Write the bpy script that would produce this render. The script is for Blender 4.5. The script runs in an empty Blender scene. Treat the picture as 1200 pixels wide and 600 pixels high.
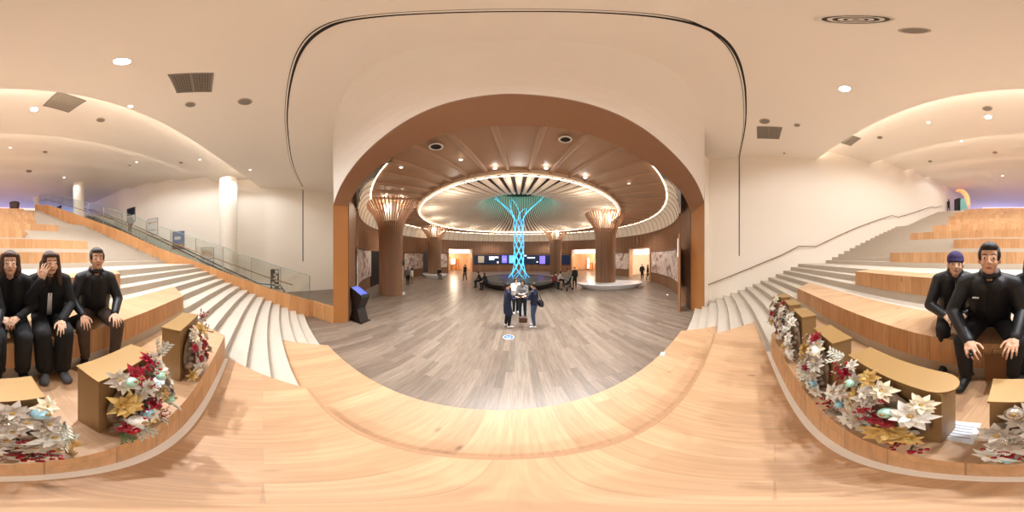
import bpy, bmesh, math, random
from mathutils import Vector, Matrix
random.seed(7)
S = bpy.context.scene
COL = S.collection
R_ = math.radians
PI = math.pi

# ------------------------------------------------------------------ camera, world, exposure
cam_d = bpy.data.cameras.new('camera')
cam = bpy.data.objects.new('camera', cam_d)
COL.objects.link(cam)
cam_d.type = 'PANO'
try:
    cam_d.panorama_type = 'EQUIRECTANGULAR'
except Exception:
    pass
try:
    cam_d.cycles.panorama_type = 'EQUIRECTANGULAR'
except Exception:
    pass
cam_d.clip_start = 0.02
cam_d.clip_end = 200
CAMZ = 2.6
cam.location = (0, 0, CAMZ)
cam.rotation_euler = (R_(90), 0, R_(2.4))
S.camera = cam
S.view_settings.view_transform = 'Standard'
S.view_settings.look = 'None'
S.view_settings.gamma = 1
S.view_settings.use_curve_mapping = False
S.view_settings.exposure = -0.06
try:
    S.cycles.diffuse_bounces = 6
    S.cycles.max_bounces = 10
    S.cycles.use_denoising = True
    S.cycles.sample_clamp_indirect = 6
except Exception:
    pass
W = bpy.data.worlds.new('world')
S.world = W
W.use_nodes = True
W.node_tree.nodes['Background'].inputs[0].default_value = (1, .86, .74, 1)
W.node_tree.nodes['Background'].inputs[1].default_value = 0.25

# key brightness numbers
HALL_W = 30      # each bright hall downlight
BACK_W = 80       # downlights further up the seating
LOBBY_W = 250
LED_RING = 9.0
KEY_W = 130        # narrow beam of the two brightest hall downlights
COVE_E = 38.0

def lamp(name, loc, watts, col=(1, .95, .9), radius=.12, size=174, blend=.35, direction=(0, 0, -1)):
    d = bpy.data.lights.new(name, 'SPOT')
    d.energy = watts * 4
    d.color = col
    d.shadow_soft_size = radius
    d.spot_size = R_(size)
    d.spot_blend = blend
    o = bpy.data.objects.new(name, d)
    COL.objects.link(o)
    o.location = loc
    o.rotation_euler = Vector(direction).to_track_quat('-Z', 'Y').to_euler()
    return o

# ------------------------------------------------------------------ helpers
X0 = 608.0
def ray(px, py):
    az = R_((px - X0) * .3); el = R_((300 - py) * .3)
    return az, el
def gz(px, py, z):
    az, el = ray(px, py)
    d = (z - CAMZ) / math.tan(el)
    return Vector((d * math.sin(az), d * math.cos(az), z))
def gd(px, py, d):
    az, el = ray(px, py)
    return Vector((d * math.sin(az), d * math.cos(az), CAMZ + d * math.tan(el)))
def gplane(px, py, y0, s):
    az, el = ray(px, py)
    d = y0 / (math.cos(az) - s * math.sin(az))
    return Vector((d * math.sin(az), d * math.cos(az), CAMZ + d * math.tan(el)))
def gx(px, py, x):
    az, el = ray(px, py)
    d = x / math.sin(az)
    return Vector((x, d * math.cos(az), CAMZ + d * math.tan(el)))

def lin(h):
    h = h.lstrip('#')
    r = []
    for i in (0, 2, 4):
        c = int(h[i:i + 2], 16) / 255
        r.append(c / 12.92 if c <= .04045 else ((c + .055) / 1.055) ** 2.4)
    return (*r, 1)

class MB:
    def __init__(s):
        s.v = []; s.f = []; s.m = []
    def add(s, vs, fs, mi=0):
        o = len(s.v)
        s.v += [tuple(v) for v in vs]
        for f in fs:
            s.f.append(tuple(i + o for i in f)); s.m.append(mi)
        return s
    def box(s, c, d, rz=0, mi=0):
        x, y, z = d[0] / 2, d[1] / 2, d[2] / 2
        ca, sa = math.cos(rz), math.sin(rz)
        vs = []
        for dz in (-z, z):
            for dx, dy in ((-x, -y), (x, -y), (x, y), (-x, y)):
                vs.append((c[0] + dx * ca - dy * sa, c[1] + dx * sa + dy * ca, c[2] + dz))
        return s.add(vs, [(3, 2, 1, 0), (4, 5, 6, 7), (0, 1, 5, 4), (1, 2, 6, 5), (2, 3, 7, 6), (3, 0, 4, 7)], mi)
    def hull8(s, vs, mi=0):
        return s.add(vs, [(3, 2, 1, 0), (4, 5, 6, 7), (0, 1, 5, 4), (1, 2, 6, 5), (2, 3, 7, 6), (3, 0, 4, 7)], mi)
    def prism(s, poly, z0, z1, mt=0, ms=0):
        n = len(poly)
        z0f = z0 if callable(z0) else (lambda p: z0)
        z1f = z1 if callable(z1) else (lambda p: z1)
        vs = [(p[0], p[1], z0f(p)) for p in poly] + [(p[0], p[1], z1f(p)) for p in poly]
        s.add(vs, [tuple(range(n, 2 * n))], mt)
        s.f.append(tuple(i + len(s.v) - 2 * n for i in reversed(range(n)))); s.m.append(ms)
        o = len(s.v) - 2 * n
        for i in range(n):
            j = (i + 1) % n
            s.f.append((o + i, o + j, o + n + j, o + n + i)); s.m.append(ms)
        return s
    def tube(s, pts, r, n=10, cap=True, mi=0, flat=1.0):
        pts = [Vector(p) for p in pts]
        rs = r if isinstance(r, (list, tuple)) else [r] * len(pts)
        rings = []
        up = None
        for i, p in enumerate(pts):
            t = (pts[min(i + 1, len(pts) - 1)] - pts[max(i - 1, 0)])
            if t.length < 1e-9: t = Vector((0, 0, 1))
            t.normalize()
            if up is None:
                up = Vector((0, 0, 1)) if abs(t.z) < .9 else Vector((0, 1, 0))
            a = t.cross(up)
            if a.length < 1e-6:
                a = t.cross(Vector((1, 0, 0)))
            a.normalize(); b = a.cross(t).normalized()
            up = b
            rings.append([p + (a * math.cos(2 * PI * k / n) + b * flat * math.sin(2 * PI * k / n)) * rs[i] for k in range(n)])
        vs = [v for rg in rings for v in rg]
        fs = []
        for i in range(len(pts) - 1):
            for k in range(n):
                k2 = (k + 1) % n
                fs.append((i * n + k, i * n + k2, (i + 1) * n + k2, (i + 1) * n + k))
        if cap:
            fs.append(tuple(reversed(range(n))))
            fs.append(tuple((len(pts) - 1) * n + k for k in range(n)))
        return s.add(vs, fs, mi)
    def caps(s, a, b, ra, rb, n=12, mi=0):
        a, b = Vector(a), Vector(b)
        d = b - a
        L = d.length
        if L < 1e-6:
            return s.ell(a, (ra, ra, ra), mi=mi)
        d.normalize()
        pts, rs = [], []
        for k in range(4):
            t = PI / 2 * k / 4
            pts.append(a - d * ra * math.cos(t)); rs.append(max(ra * math.sin(t), ra * .08))
        pts.append(a); rs.append(ra); pts.append(b); rs.append(rb)
        for k in range(1, 5):
            t = PI / 2 * k / 4
            pts.append(b + d * rb * math.sin(t)); rs.append(max(rb * math.cos(t), rb * .08))
        return s.tube(pts, rs, n, True, mi)
    def ell(s, c, r, n=14, m=9, mi=0, mat=None):
        c = Vector(c)
        vs = []
        if not isinstance(r, (list, tuple)): r = (r, r, r)
        for i in range(1, m):
            t = PI * i / m
            for k in range(n):
                p = 2 * PI * k / n
                vs.append(Vector((r[0] * math.sin(t) * math.cos(p), r[1] * math.sin(t) * math.sin(p), r[2] * math.cos(t))))
        vs.append(Vector((0, 0, r[2]))); vs.append(Vector((0, 0, -r[2])))
        if mat is not None: vs = [mat @ v for v in vs]
        vs = [v + c for v in vs]
        T = (m - 1) * n; B = T + 1
        fs = []
        for i in range(m - 2):
            for k in range(n):
                k2 = (k + 1) % n
                fs.append((i * n + k, (i + 1) * n + k, (i + 1) * n + k2, i * n + k2))
        for k in range(n):
            k2 = (k + 1) % n
            fs.append((T, k, k2)); fs.append((B, (m - 2) * n + k2, (m - 2) * n + k))
        return s.add(vs, fs, mi)
    def lathe(s, prof, n=32, c=(0, 0, 0), mi=0, close=False):
        vs = []
        for r, z in prof:
            for k in range(n):
                a = 2 * PI * k / n
                vs.append((c[0] + r * math.cos(a), c[1] + r * math.sin(a), c[2] + z))
        fs = []
        m = len(prof)
        for i in range(m - 1 + (1 if close else 0)):
            i2 = (i + 1) % m
            for k in range(n):
                k2 = (k + 1) % n
                fs.append((i * n + k, i * n + k2, i2 * n + k2, i2 * n + k))
        if not close:
            if prof[0][0] > 1e-6: fs.append(tuple(reversed(range(n))))
            if prof[-1][0] > 1e-6: fs.append(tuple((m - 1) * n + k for k in range(n)))
        return s.add(vs, fs, mi)
    def strip(s, A, B, mi=0):
        n = len(A)
        return s.add(list(A) + list(B), [(i, i + 1, n + i + 1, n + i) for i in range(n - 1)], mi)
    def build(s, name, mats, parent=None, loc=None, smooth=False, recalc=True, world=None):
        me = bpy.data.meshes.new(name)
        off = Vector(world) if world is not None else None
        vs = [tuple(Vector(v) - off) for v in s.v] if off is not None else s.v
        me.from_pydata(vs, [], s.f)
        if not isinstance(mats, (list, tuple)): mats = [mats]
        for m in mats: me.materials.append(m)
        me.polygons.foreach_set('material_index', s.m)
        if recalc:
            bm = bmesh.new(); bm.from_mesh(me)
            bmesh.ops.recalc_face_normals(bm, faces=bm.faces)
            bm.to_mesh(me); bm.free()
        if smooth:
            me.polygons.foreach_set('use_smooth', [True] * len(me.polygons))
            if smooth == 'auto':
                try: me.set_sharp_from_angle(angle=R_(35))
                except Exception: pass
        me.update()
        o = bpy.data.objects.new(name, me)
        COL.objects.link(o)
        if parent: o.parent = parent
        if loc is not None: o.location = loc
        return o

def thing(name, label, cat, loc=(0, 0, 0), rz=0, group=None):
    o = bpy.data.objects.new(name, None)
    COL.objects.link(o)
    o.empty_display_size = .1
    o.location = loc; o.rotation_euler = (0, 0, rz)
    return tag(o, label, cat, group)
def tag(o, label=None, cat=None, group=None, kind=None):
    if label: o['label'] = label
    if cat: o['category'] = cat
    if group: o['group'] = group
    if kind: o['kind'] = kind
    return o
def struct(o, label=None):
    o['kind'] = 'structure'
    if label: o['label'] = label
    return o
def copy_tree(o, parent=None):
    c = o.copy(); COL.objects.link(c)
    if parent: c.parent = parent
    for ch in o.children: copy_tree(ch, c)
    return c

# ------------------------------------------------------------------ materials
def mat(name, col, rough=.6, metal=0, emit=None, es=0, spec=.5, noise=None, bump=0, alpha=None, coat=0):
    m = bpy.data.materials.new(name)
    m.use_nodes = True
    nt = m.node_tree; b = nt.nodes['Principled BSDF']
    c = lin(col) if isinstance(col, str) else col
    b.inputs['Base Color'].default_value = c
    b.inputs['Roughness'].default_value = rough
    b.inputs['Metallic'].default_value = metal
    b.inputs['Specular IOR Level'].default_value = spec
    if coat: b.inputs['Coat Weight'].default_value = coat
    if emit:
        b.inputs['Emission Color'].default_value = lin(emit) if isinstance(emit, str) else emit
        b.inputs['Emission Strength'].default_value = es
    if noise:
        sc, amt = noise
        tc = nt.nodes.new('ShaderNodeTexCoord')
        n = nt.nodes.new('ShaderNodeTexNoise'); n.inputs['Scale'].default_value = sc
        n.inputs['Detail'].default_value = 5
        nt.links.new(tc.outputs['Object'], n.inputs['Vector'])
        mx = nt.nodes.new('ShaderNodeMix'); mx.data_type = 'RGBA'
        mx.inputs[6].default_value = tuple(x * (1 - amt) for x in c[:3]) + (1,)
        mx.inputs[7].default_value = tuple(min(1, x * (1 + amt)) for x in c[:3]) + (1,)
        nt.links.new(n.outputs['Fac'], mx.inputs[0])
        nt.links.new(mx.outputs[2], b.inputs['Base Color'])
        if bump:
            bp = nt.nodes.new('ShaderNodeBump'); bp.inputs['Strength'].default_value = bump
            bp.inputs['Distance'].default_value = .02
            nt.links.new(n.outputs['Fac'], bp.inputs['Height'])
            nt.links.new(bp.outputs['Normal'], b.inputs['Normal'])
    return m

def planks(name, c1, c2, axes, length, width, rough=.45, grain=.25, gap=.0035, knots=True, spec=.4, gapdark=.55):
    """boards: axes = (long axis, across axis) in object coordinates"""
    m = bpy.data.materials.new(name); m.use_nodes = True
    nt = m.node_tree; N = nt.nodes; L = nt.links
    b = N['Principled BSDF']
    b.inputs['Roughness'].default_value = rough
    b.inputs['Specular IOR Level'].default_value = spec
    tc = N.new('ShaderNodeTexCoord'); sp = N.new('ShaderNodeSeparateXYZ')
    L.new(tc.outputs['Object'], sp.inputs[0])
    cb = N.new('ShaderNodeCombineXYZ')
    of = N.new('ShaderNodeMath'); of.operation = 'ADD'; of.inputs[1].default_value = .09
    L.new(sp.outputs[axes[1]], of.inputs[0])
    L.new(sp.outputs[axes[0]], cb.inputs[0]); L.new(of.outputs[0], cb.inputs[1])
    br = N.new('ShaderNodeTexBrick')
    br.offset = .37; br.offset_frequency = 2
    br.inputs['Color1'].default_value = (0, 0, 0, 1); br.inputs['Color2'].default_value = (1, 1, 1, 1)
    br.inputs['Mortar'].default_value = (0, 0, 0, 1)
    br.inputs['Scale'].default_value = 1
    br.inputs['Mortar Size'].default_value = gap
    br.inputs['Mortar Smooth'].default_value = .3
    br.inputs['Bias'].default_value = 0
    br.inputs['Brick Width'].default_value = length
    br.inputs['Row Height'].default_value = width
    L.new(cb.outputs[0], br.inputs['Vector'])
    # grain stretched along the board, shifted per board
    sh = N.new('ShaderNodeVectorMath'); sh.operation = 'MULTIPLY_ADD'
    L.new(br.outputs['Color'], sh.inputs[0]); sh.inputs[1].default_value = (3.7, 9.1, 5.3)
    L.new(cb.outputs[0], sh.inputs[2])
    mp = N.new('ShaderNodeMapping'); mp.inputs['Scale'].default_value = (1.1, 16, 1)
    L.new(sh.outputs[0], mp.inputs['Vector'])
    nz = N.new('ShaderNodeTexNoise'); nz.inputs['Scale'].default_value = 2.2; nz.inputs['Detail'].default_value = 6
    nz.inputs['Distortion'].default_value = .6
    L.new(mp.outputs[0], nz.inputs['Vector'])
    mx = N.new('ShaderNodeMix'); mx.data_type = 'RGBA'
    mx.inputs[6].default_value = lin(c1); mx.inputs[7].default_value = lin(c2)
    L.new(br.outputs['Color'], mx.inputs[0])
    rmp = N.new('ShaderNodeMapRange'); rmp.inputs[1].default_value = .3; rmp.inputs[2].default_value = .7
    rmp.inputs[3].default_value = 1 - grain; rmp.inputs[4].default_value = 1 + grain * .5
    L.new(nz.outputs['Fac'], rmp.inputs[0])
    mul = N.new('ShaderNodeVectorMath'); mul.operation = 'SCALE'
    L.new(mx.outputs[2], mul.inputs[0]); L.new(rmp.outputs[0], mul.inputs['Scale'])
    last = mul.outputs[0]
    if knots:
        mk = N.new('ShaderNodeMapping'); mk.inputs['Scale'].default_value = (1.0, 2.6, 1)
        L.new(sh.outputs[0], mk.inputs['Vector'])
        vo = N.new('ShaderNodeTexVoronoi'); vo.inputs['Scale'].default_value = 1.5
        L.new(mk.outputs[0], vo.inputs['Vector'])
        kr = N.new('ShaderNodeMapRange'); kr.inputs[1].default_value = .02; kr.inputs[2].default_value = .1
        kr.inputs[3].default_value = .45; kr.inputs[4].default_value = 1
        L.new(vo.outputs['Distance'], kr.inputs[0])
        m2 = N.new('ShaderNodeVectorMath'); m2.operation = 'SCALE'
        L.new(last, m2.inputs[0]); L.new(kr.outputs[0], m2.inputs['Scale'])
        last = m2.outputs[0]
    gp = N.new('ShaderNodeMapRange')
    gp.inputs[3].default_value = 1; gp.inputs[4].default_value = gapdark
    L.new(br.outputs['Fac'], gp.inputs[0])
    m3 = N.new('ShaderNodeVectorMath'); m3.operation = 'SCALE'
    L.new(last, m3.inputs[0]); L.new(gp.outputs[0], m3.inputs['Scale'])
    L.new(m3.outputs[0], b.inputs['Base Color'])
    return m

PLASTER = mat('plaster_warm_white', '#f6eee1', .85, spec=.2, noise=(.6, .02))
PLASTER_C = mat('ceiling_plaster', '#f0e8de', .9, spec=.15, noise=(.5, .02))
PORTALW = mat('portal_white', '#eee7dd', .8, spec=.2)
OAK = planks('oak_boards', '#c9a37e', '#bb9470', (1, 0), 2.4, .21, .42, .16, .0025, True, .4, .78)
OAKF = planks('oak_facing', '#d2a579', '#c19265', (2, 0), 1.2, .24, .5, .2)
OAKP = planks('oak_parapet', '#cf9a66', '#c28b58', (2, 1), 3, .3, .5, .15)
STONE = mat('pale_stone', '#c3b9ab', .55, noise=(9, .07), spec=.4)
STONE_R = mat('stone_riser', '#bcb0a1', .6, noise=(7, .07))
STONE_D = mat('stone_band', '#efe9de', .6, noise=(7, .07))
LFLOOR = planks('lobby_floor_boards', '#8f7f70', '#736458', (1, 0), 1.5, .15, .33, .3, .002, False, .5, .7)
BROWN = planks('brown_wood_panel', '#8a6449', '#7c583f', (2, 0), 4, .5, .45, .12, .001, False)
BROWNS = mat('brown_soffit', '#8f674a', .42, noise=(1.2, .06), spec=.5)
LOBC = mat('lobby_ceiling_wood', '#b08d70', .45, noise=(1.2, .06))
JAMBW = mat('jamb_wood', '#a8703c', .38, noise=(1.5, .08), spec=.5)
SLAT = mat('slat_wood', '#a37b5e', .45, noise=(3, .1))
SLATD = mat('slat_gap_dark', '#4d3524', .7)
FINW = mat('fin_wood', '#e2cdb8', .5, noise=(2, .08))
COVEW = mat('cove_white', '#e5dccd', .8)
LEDW = mat('led_warm', '#ffffff', .5, emit='#ffe9c8', es=LED_RING)
LEDB = mat('led_soft_blue', '#66ccff', .5, emit='#55c4ee', es=1.35)
GLASS = mat('clear_glass', '#e8f2f0', .03, spec=.5)
def _glass(m):
    nt = m.node_tree; b = nt.nodes['Principled BSDF']
    out = nt.nodes['Material Output']
    tr = nt.nodes.new('ShaderNodeBsdfTransparent'); tr.inputs[0].default_value = (.93, .96, .95, 1)
    gl = nt.nodes.new('ShaderNodeBsdfGlossy'); gl.inputs['Roughness'].default_value = .03
    mx = nt.nodes.new('ShaderNodeMixShader'); mx.inputs[0].default_value = .07
    nt.links.new(tr.outputs[0], mx.inputs[1]); nt.links.new(gl.outputs[0], mx.inputs[2])
    nt.links.new(mx.outputs[0], out.inputs[0])
_glass(GLASS)
GLASSE = mat('glass_edge', '#9fb5ac', .2)
STEEL = mat('brushed_steel', '#a7a49f', .3, 1)
RAILB = mat('bronze_rail', '#8d7358', .35, .6)
RUBBER = mat('black_rubber', '#1c1c1d', .5)
DARK = mat('dark_joint', '#2b2420', .8)
GREYD = mat('grey_grille', '#8a8078', .6)
BLACKP = mat('black_panel', '#121214', .25)
WHITEG = mat('gloss_white_shell', '#e9eaec', .18, coat=.4)
LAMPE = mat('lamp_lit', '#ffffff', .5, emit='#f4f6ff', es=30)
LAMPS = mat('lamp_small_lit', '#ffffff', .5, emit='#fff4e4', es=4)
WHITEP = mat('white_paint', '#e8e2d8', .5)
# ------------------------------------------------------------------ geometry of the seating arcs
CX, CY = -2.9, 23.4
def arc_y(R, x): return CY - math.sqrt(max(R * R - (x - CX) ** 2, 0))
PAR = [(-6.35, 2.05, .70), (-6.6, 0, 1.35), (-6.55, -1.0, 1.72), (-6.45, -2.5, 2.25), (-6.15, -4.6, 2.98), (-5.3, -6.5, 3.95),
       (-4.6, -8.9, 5.0), (-3.3, -13.0, 6.95), (-2.7, -15.6, 7.75)]
def par_at(y):
    if y >= PAR[0][1]: return PAR[0][0], PAR[0][2]
    for a, b in zip(PAR, PAR[1:]):
        if a[1] >= y >= b[1]:
            t = (a[1] - y) / (a[1] - b[1])
            return a[0] + (b[0] - a[0]) * t, a[2] + (b[2] - a[2]) * t
    return PAR[-1][0], PAR[-1][2]
def right_x(y): return 7.05 + (3.0 - y) * 1.25 / 17
def xl_of(R):
    x = -6.5
    for _ in range(8): x = par_at(arc_y(R, x))[0]
    return x
def xr_of(R):
    x = 7.2
    for _ in range(8): x = right_x(arc_y(R, x))
    return x
def arc_pts(R, xa, xb, n=24):
    return [(xa + (xb - xa) * i / n, arc_y(R, xa + (xb - xa) * i / n)) for i in range(n + 1)]

# floor of lobby (one slab under everything)
fl = MB().box((0, 6, -.1), (60, 80, .2)).build('floor', LFLOOR)
struct(fl, 'grey brown board floor of the round lobby')

# stone stairs: full-width stepped base that the oak tiers sit in
risers = []
for n in range(15): risers.append((22.036 + .32 * n, .15 * (n + 1)))
for n in range(15): risers.append((27.8 + .32 * n, 2.25 + .15 * (n + 1)))
for n in range(15): risers.append((33.2 + .32 * n, 4.5 + .15 * (n + 1)))
for n in range(3): risers.append((38.5 + .32 * n, 6.75 + .15 * (n + 1)))
st = MB()
for i, (R, z) in enumerate(risers):
    R2 = risers[i + 1][0] + .02 if i + 1 < len(risers) else R + .6
    poly = arc_pts(R2, xl_of(R2) - .04, xr_of(R2) + .1, 20) + list(reversed(arc_pts(R, xl_of(R) - .04, xr_of(R) + .1, 20)))
    st.prism(poly, z - .4 if z > .5 else 0, z, 0, 1)
st = st.build('floor_stairs', [STONE, STONE_R])
struct(st, 'pale stone stairs on both sides of the oak tiers')

# oak tiers:  R, z0, z1, R_back, (x front-left, x back-left), (x front-right, x back-right)
TIERS = [
 (22.03, 0, .45, 22.99, (-3.24, -3.79), (3.63, 4.42), 'lowest oak tier, the curved step rising from the grey lobby floor'),
 (22.99, .45, .90, 23.90, (-1.55, -2.31), (3.05, 3.95), 'wide oak platform in the foreground with the flower shadows on it'),
 (23.95, .90, 1.35, 24.9, (-2.29, -2.95), (2.42, 3.35), 'oak tier that carries the row of gold flower planters'),
 (24.90, 1.5, 1.80, 25.60, (-2.82, -3.62), (3.93, 4.75), 'oak tier the five people in black are sitting on'),
 (25.87, 1.95, 2.25, 26.50, (-2.05, -2.45), (3.22, 3.5), 'oak tier directly behind the seated people'),
 (27.80, 2.4, 2.70, 28.50, (-2.4, -2.7), (4.1, 4.35), 'oak tier above the first stair landing, second behind the people'),
 (28.76, 2.85, 3.15, 29.46, (-2.9, -2.6), (2.5, 2.7), 'short oak tier third behind the seated people'),
 (29.72, 3.3, 3.60, 30.42, (-.6, -.9), (4.85, 4.3), 'oak tier with pointed right end halfway up the stairs'),
 (30.68, 3.75, 4.05, 31.38, (-2.4, -1.9), (4.4, 4.0), 'oak tier with pointed left end halfway up the stairs'),
 (31.64, 4.2, 4.50, 32.30, (-1.5, -1.2), (4.2, 3.8), 'oak tier just below the second stair landing'),
 (33.20, 4.65, 5.10, 34.1, (-1.6, -1.4), (4.9, 4.6), 'oak tier just above the second stair landing'),
 (34.50, 5.25, 5.70, 35.4, (-1.9, -1.6), (5.2, 4.8), 'second oak tier from the top of the seating'),
 (35.80, 5.85, 6.30, 36.7, (-1.3, -1.2), (5.0, 4.7), 'topmost oak tier below the upper floor'),
]
for R, z0, z1, Rb, xl, xr, lab in TIERS:
    m = MB()
    A = arc_pts(R, xl[0], xr[0], 40)
    B = arc_pts(Rb, xl[1], xr[1], 40)
    e = .0035
    n = len(A)
    vs = [(x, y, z0) for x, y in A] + [(x, y, z1 + e) for x, y in A] + [(x, y, z1 + e) for x, y in B] + [(x, y, z0) for x, y in B]
    m.add(vs, [(i, i + 1, n + i + 1, n + i) for i in range(n - 1)], 1)
    m.add(vs, [(n + i, n + i + 1, 2 * n + i + 1, 2 * n + i) for i in range(n - 1)], 0)
    m.add(vs, [(2 * n + i, 2 * n + i + 1, 3 * n + i + 1, 3 * n + i) for i in range(n - 1)], 1)
    m.add(vs, [(0, n, 2 * n, 3 * n), (n - 1, 2 * n - 1, 3 * n - 1, 4 * n - 1)], 1)
    bm_o = m.build('seating_tier', [OAK, OAKF], recalc=True)
    bm = bmesh.new(); bm.from_mesh(bm_o.data)
    bmesh.ops.remove_doubles(bm, verts=bm.verts, dist=.0005)
    bmesh.ops.recalc_face_normals(bm, faces=bm.faces)
    bm.to_mesh(bm_o.data); bm.free()
    tag(bm_o, lab, 'seating tier', 'oak seating tiers')
# pale stone kick strips: thin band on the platform, wider one at the base of the seat
def band(Ra, Rb, xa, xb, z, name='trim'):
    A = arc_pts(Ra, xa, xb, 40); B = arc_pts(Rb, xa, xb, 40)
    poly = A + list(reversed(B))
    return struct(MB().prism(list(reversed(poly)), z - .012, z + .006).build(name, STONE_D))
band(23.895, 23.955, -2.27, 2.55, .90, 'trim_1')
# worn nosing of the platform edge
A = arc_pts(22.985, -1.53, 3.02, 40); B = arc_pts(23.015, -1.57, 3.04, 40)
NOSE = mat('oak_nosing', '#ab8462', .5)
struct(MB().prism(A + list(reversed(B)), .895, .907).build('trim_3', NOSE))
ALUM = mat('aluminium_edge', '#c9c6c0', .25, 1)
A = arc_pts(22.005, -3.2, 3.6, 40); B = arc_pts(22.03, -3.2, 3.6, 40)
struct(MB().prism(A + list(reversed(B)), 0, .012).build('trim_4', ALUM), 'thin metal edge where the lobby floor meets the lowest tier')

# upper floor
uf = MB()
Ru = 39.14
poly = arc_pts(Ru, -13, 10, 30)
poly = [(x, y) for x, y in poly] + [(10, -32), (-13, -32)]
uf.prism(poly, 0, 7.2, 0, 1)
struct(uf.build('floor_upper', [STONE, PLASTER]), 'upper floor at the head of the stairs')

# left parapet (oak) with return to the portal jamb
def sweep_wall(pts, t, zb, mats, name):
    m = MB()
    n = len(pts)
    P = [Vector((p[0], p[1], 0)) for p in pts]
    vs = []
    for i, p in enumerate(P):
        d = (P[min(i + 1, n - 1)] - P[max(i - 1, 0)]).normalized()
        nn = Vector((-d.y, d.x, 0)) * t / 2
        z1 = pts[i][2]; z0 = zb(pts[i]) if callable(zb) else zb
        a, b = p + nn, p - nn
        vs += [(a.x, a.y, z0), (b.x, b.y, z0), (b.x, b.y, z1), (a.x, a.y, z1)]
    fs = []
    for i in range(n - 1):
        for k in range(4):
            k2 = (k + 1) % 4
            fs.append((i * 4 + k, i * 4 + k2, (i + 1) * 4 + k2, (i + 1) * 4 + k))
    fs += [(0, 1, 2, 3), tuple((n - 1) * 4 + k for k in (3, 2, 1, 0))]
    m.add(vs, fs)
    return m.build(name, mats)
PARF = []
for i in range(41):
    y = 2.05 + (-15.6 - 2.05) * i / 40
    x, z = par_at(y); PARF.append((x - .07, y, z))
par = sweep_wall(PARF, .12, lambda p: max(0, p[2] - 1.6), OAKP, 'wall_parapet')
struct(par, 'oak parapet sloping up the left side of the stairs')
low = sweep_wall([(-6.42, 2.06, .70), (-5.9, 2.3, .68), (-5.42, 2.52, .68)], .1, 0, OAKP, 'wall_low')
struct(low, 'low oak wall between parapet and portal')

# ------------------------------------------------------------------ hall walls
m = MB().box((-11.6, -12, 5.3), (.2, 37, 11))
struct(m.build('wall_left', PLASTER), 'tall plain left wall behind the posters')
m = MB()
ya, yb = 3.2, -32
for_t = .2
m.prism([(right_x(ya), ya), (right_x(ya) + for_t, ya), (right_x(yb) + for_t, yb), (right_x(yb), yb)], 0, 11)
struct(m.build('wall_right', PLASTER), 'tall plain right wall with the handrail')
BACKW = mat('back_wall_lilac', '#c9c3d6', .8)
m = MB().box((-1, -31, 8.7), (26, .2, 5))
struct(m.build('wall_back', BACKW), 'far back wall of the upper floor')
m = MB().box((-10.75, 6.6, 5), (1.9, .2, 10))
struct(m.build('wall_front', PLASTER))

# ------------------------------------------------------------------ ceiling shells
def circ3(a, b, c):
    ax, ay = a; bx, by = b; cx, cy = c
    d = 2 * (ax * (by - cy) + bx * (cy - ay) + cx * (ay - by))
    ux = ((ax * ax + ay * ay) * (by - cy) + (bx * bx + by * by) * (cy - ay) + (cx * cx + cy * cy) * (ay - by)) / d
    uy = ((ax * ax + ay * ay) * (cx - bx) + (bx * bx + by * by) * (ax - cx) + (cx * cx + cy * cy) * (bx - ax)) / d
    return ux, uy, math.hypot(ax - ux, ay - uy)
EDGES = [((7.6, -1.82), (-.5, -3.1), (-11.5, -.1)), ((7.9, -5.0), (-.5, -6.3), (-11.5, -3.3)),
         ((8.1, -7.9), (-.5, -9.3), (-11.5, -6.3)), ((8.3, -10.5), (-.5, -11.9), (-11.5, -9.0)),
         ((8.5, -13.5), (-.5, -14.9), (-11.5, -12.0))]
CZ = [7.7, 8.45, 9.1, 9.55, 9.9, 10.25]
ECURVE = []
for a, b, c in EDGES:
    ux, uy, rr = circ3(a, b, c)
    ECURVE.append([(x, uy - math.sqrt(rr * rr - (x - ux) ** 2)) for x in [-11.6 + i * (20.6 / 40) for i in range(41)]])
# front shell stops along the top of the white portal hood, so its outline follows the crease
prev = None
for k in range(6):
    m = MB()
    front = [(-11.6, 6.7), (9.0, 6.7)] if k == 0 else [(ECURVE[k - 1][0][0], ECURVE[k - 1][0][1] + 1.1)] + [(x, y + 1.1) for x, y in ECURVE[k - 1][1:-1]] + [(ECURVE[k - 1][-1][0], ECURVE[k - 1][-1][1] + 1.1)]
    back = ECURVE[k] if k < 5 else [(-11.6, -32), (9.0, -32)]
    poly = list(front) + list(reversed(back))
    m.prism(poly, CZ[k], CZ[k] + .14)
    o = struct(m.build('ceiling' if k == 0 else 'ceiling_%d' % k, PLASTER_C))
    if k < 5:
        # hidden cove strip lying on top of the shell just behind its lip
        A = [(x, y + .10, CZ[k] + .16) for x, y in ECURVE[k][2:-2]]
        B = [(x, y + .16, CZ[k] + .16) for x, y in ECURVE[k][2:-2]]
        c = MB().strip(A, B).build('cove_light_strip', mat('cove_led', '#ffffff', .5, emit='#fff0dc', es=COVE_E))
        tag(c, ['warm cove light along the nearest ceiling edge', 'warm cove light along the second ceiling edge',
                'warm cove light along the third ceiling edge', 'warm cove light along the fourth ceiling edge',
                'warm cove light along the farthest ceiling edge'][k], 'light strip', 'ceiling cove lights')
# shells close upward behind each lip
for k in range(5):
    A = [(x, y + 1.1, CZ[k] + .1) for x, y in ECURVE[k]]; B = [(x, y + 1.1, CZ[k + 1] + .1) for x, y in ECURVE[k]]
    struct(MB().strip(A, B).build('ceiling_upstand_%d' % (k + 1), PLASTER_C))

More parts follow.
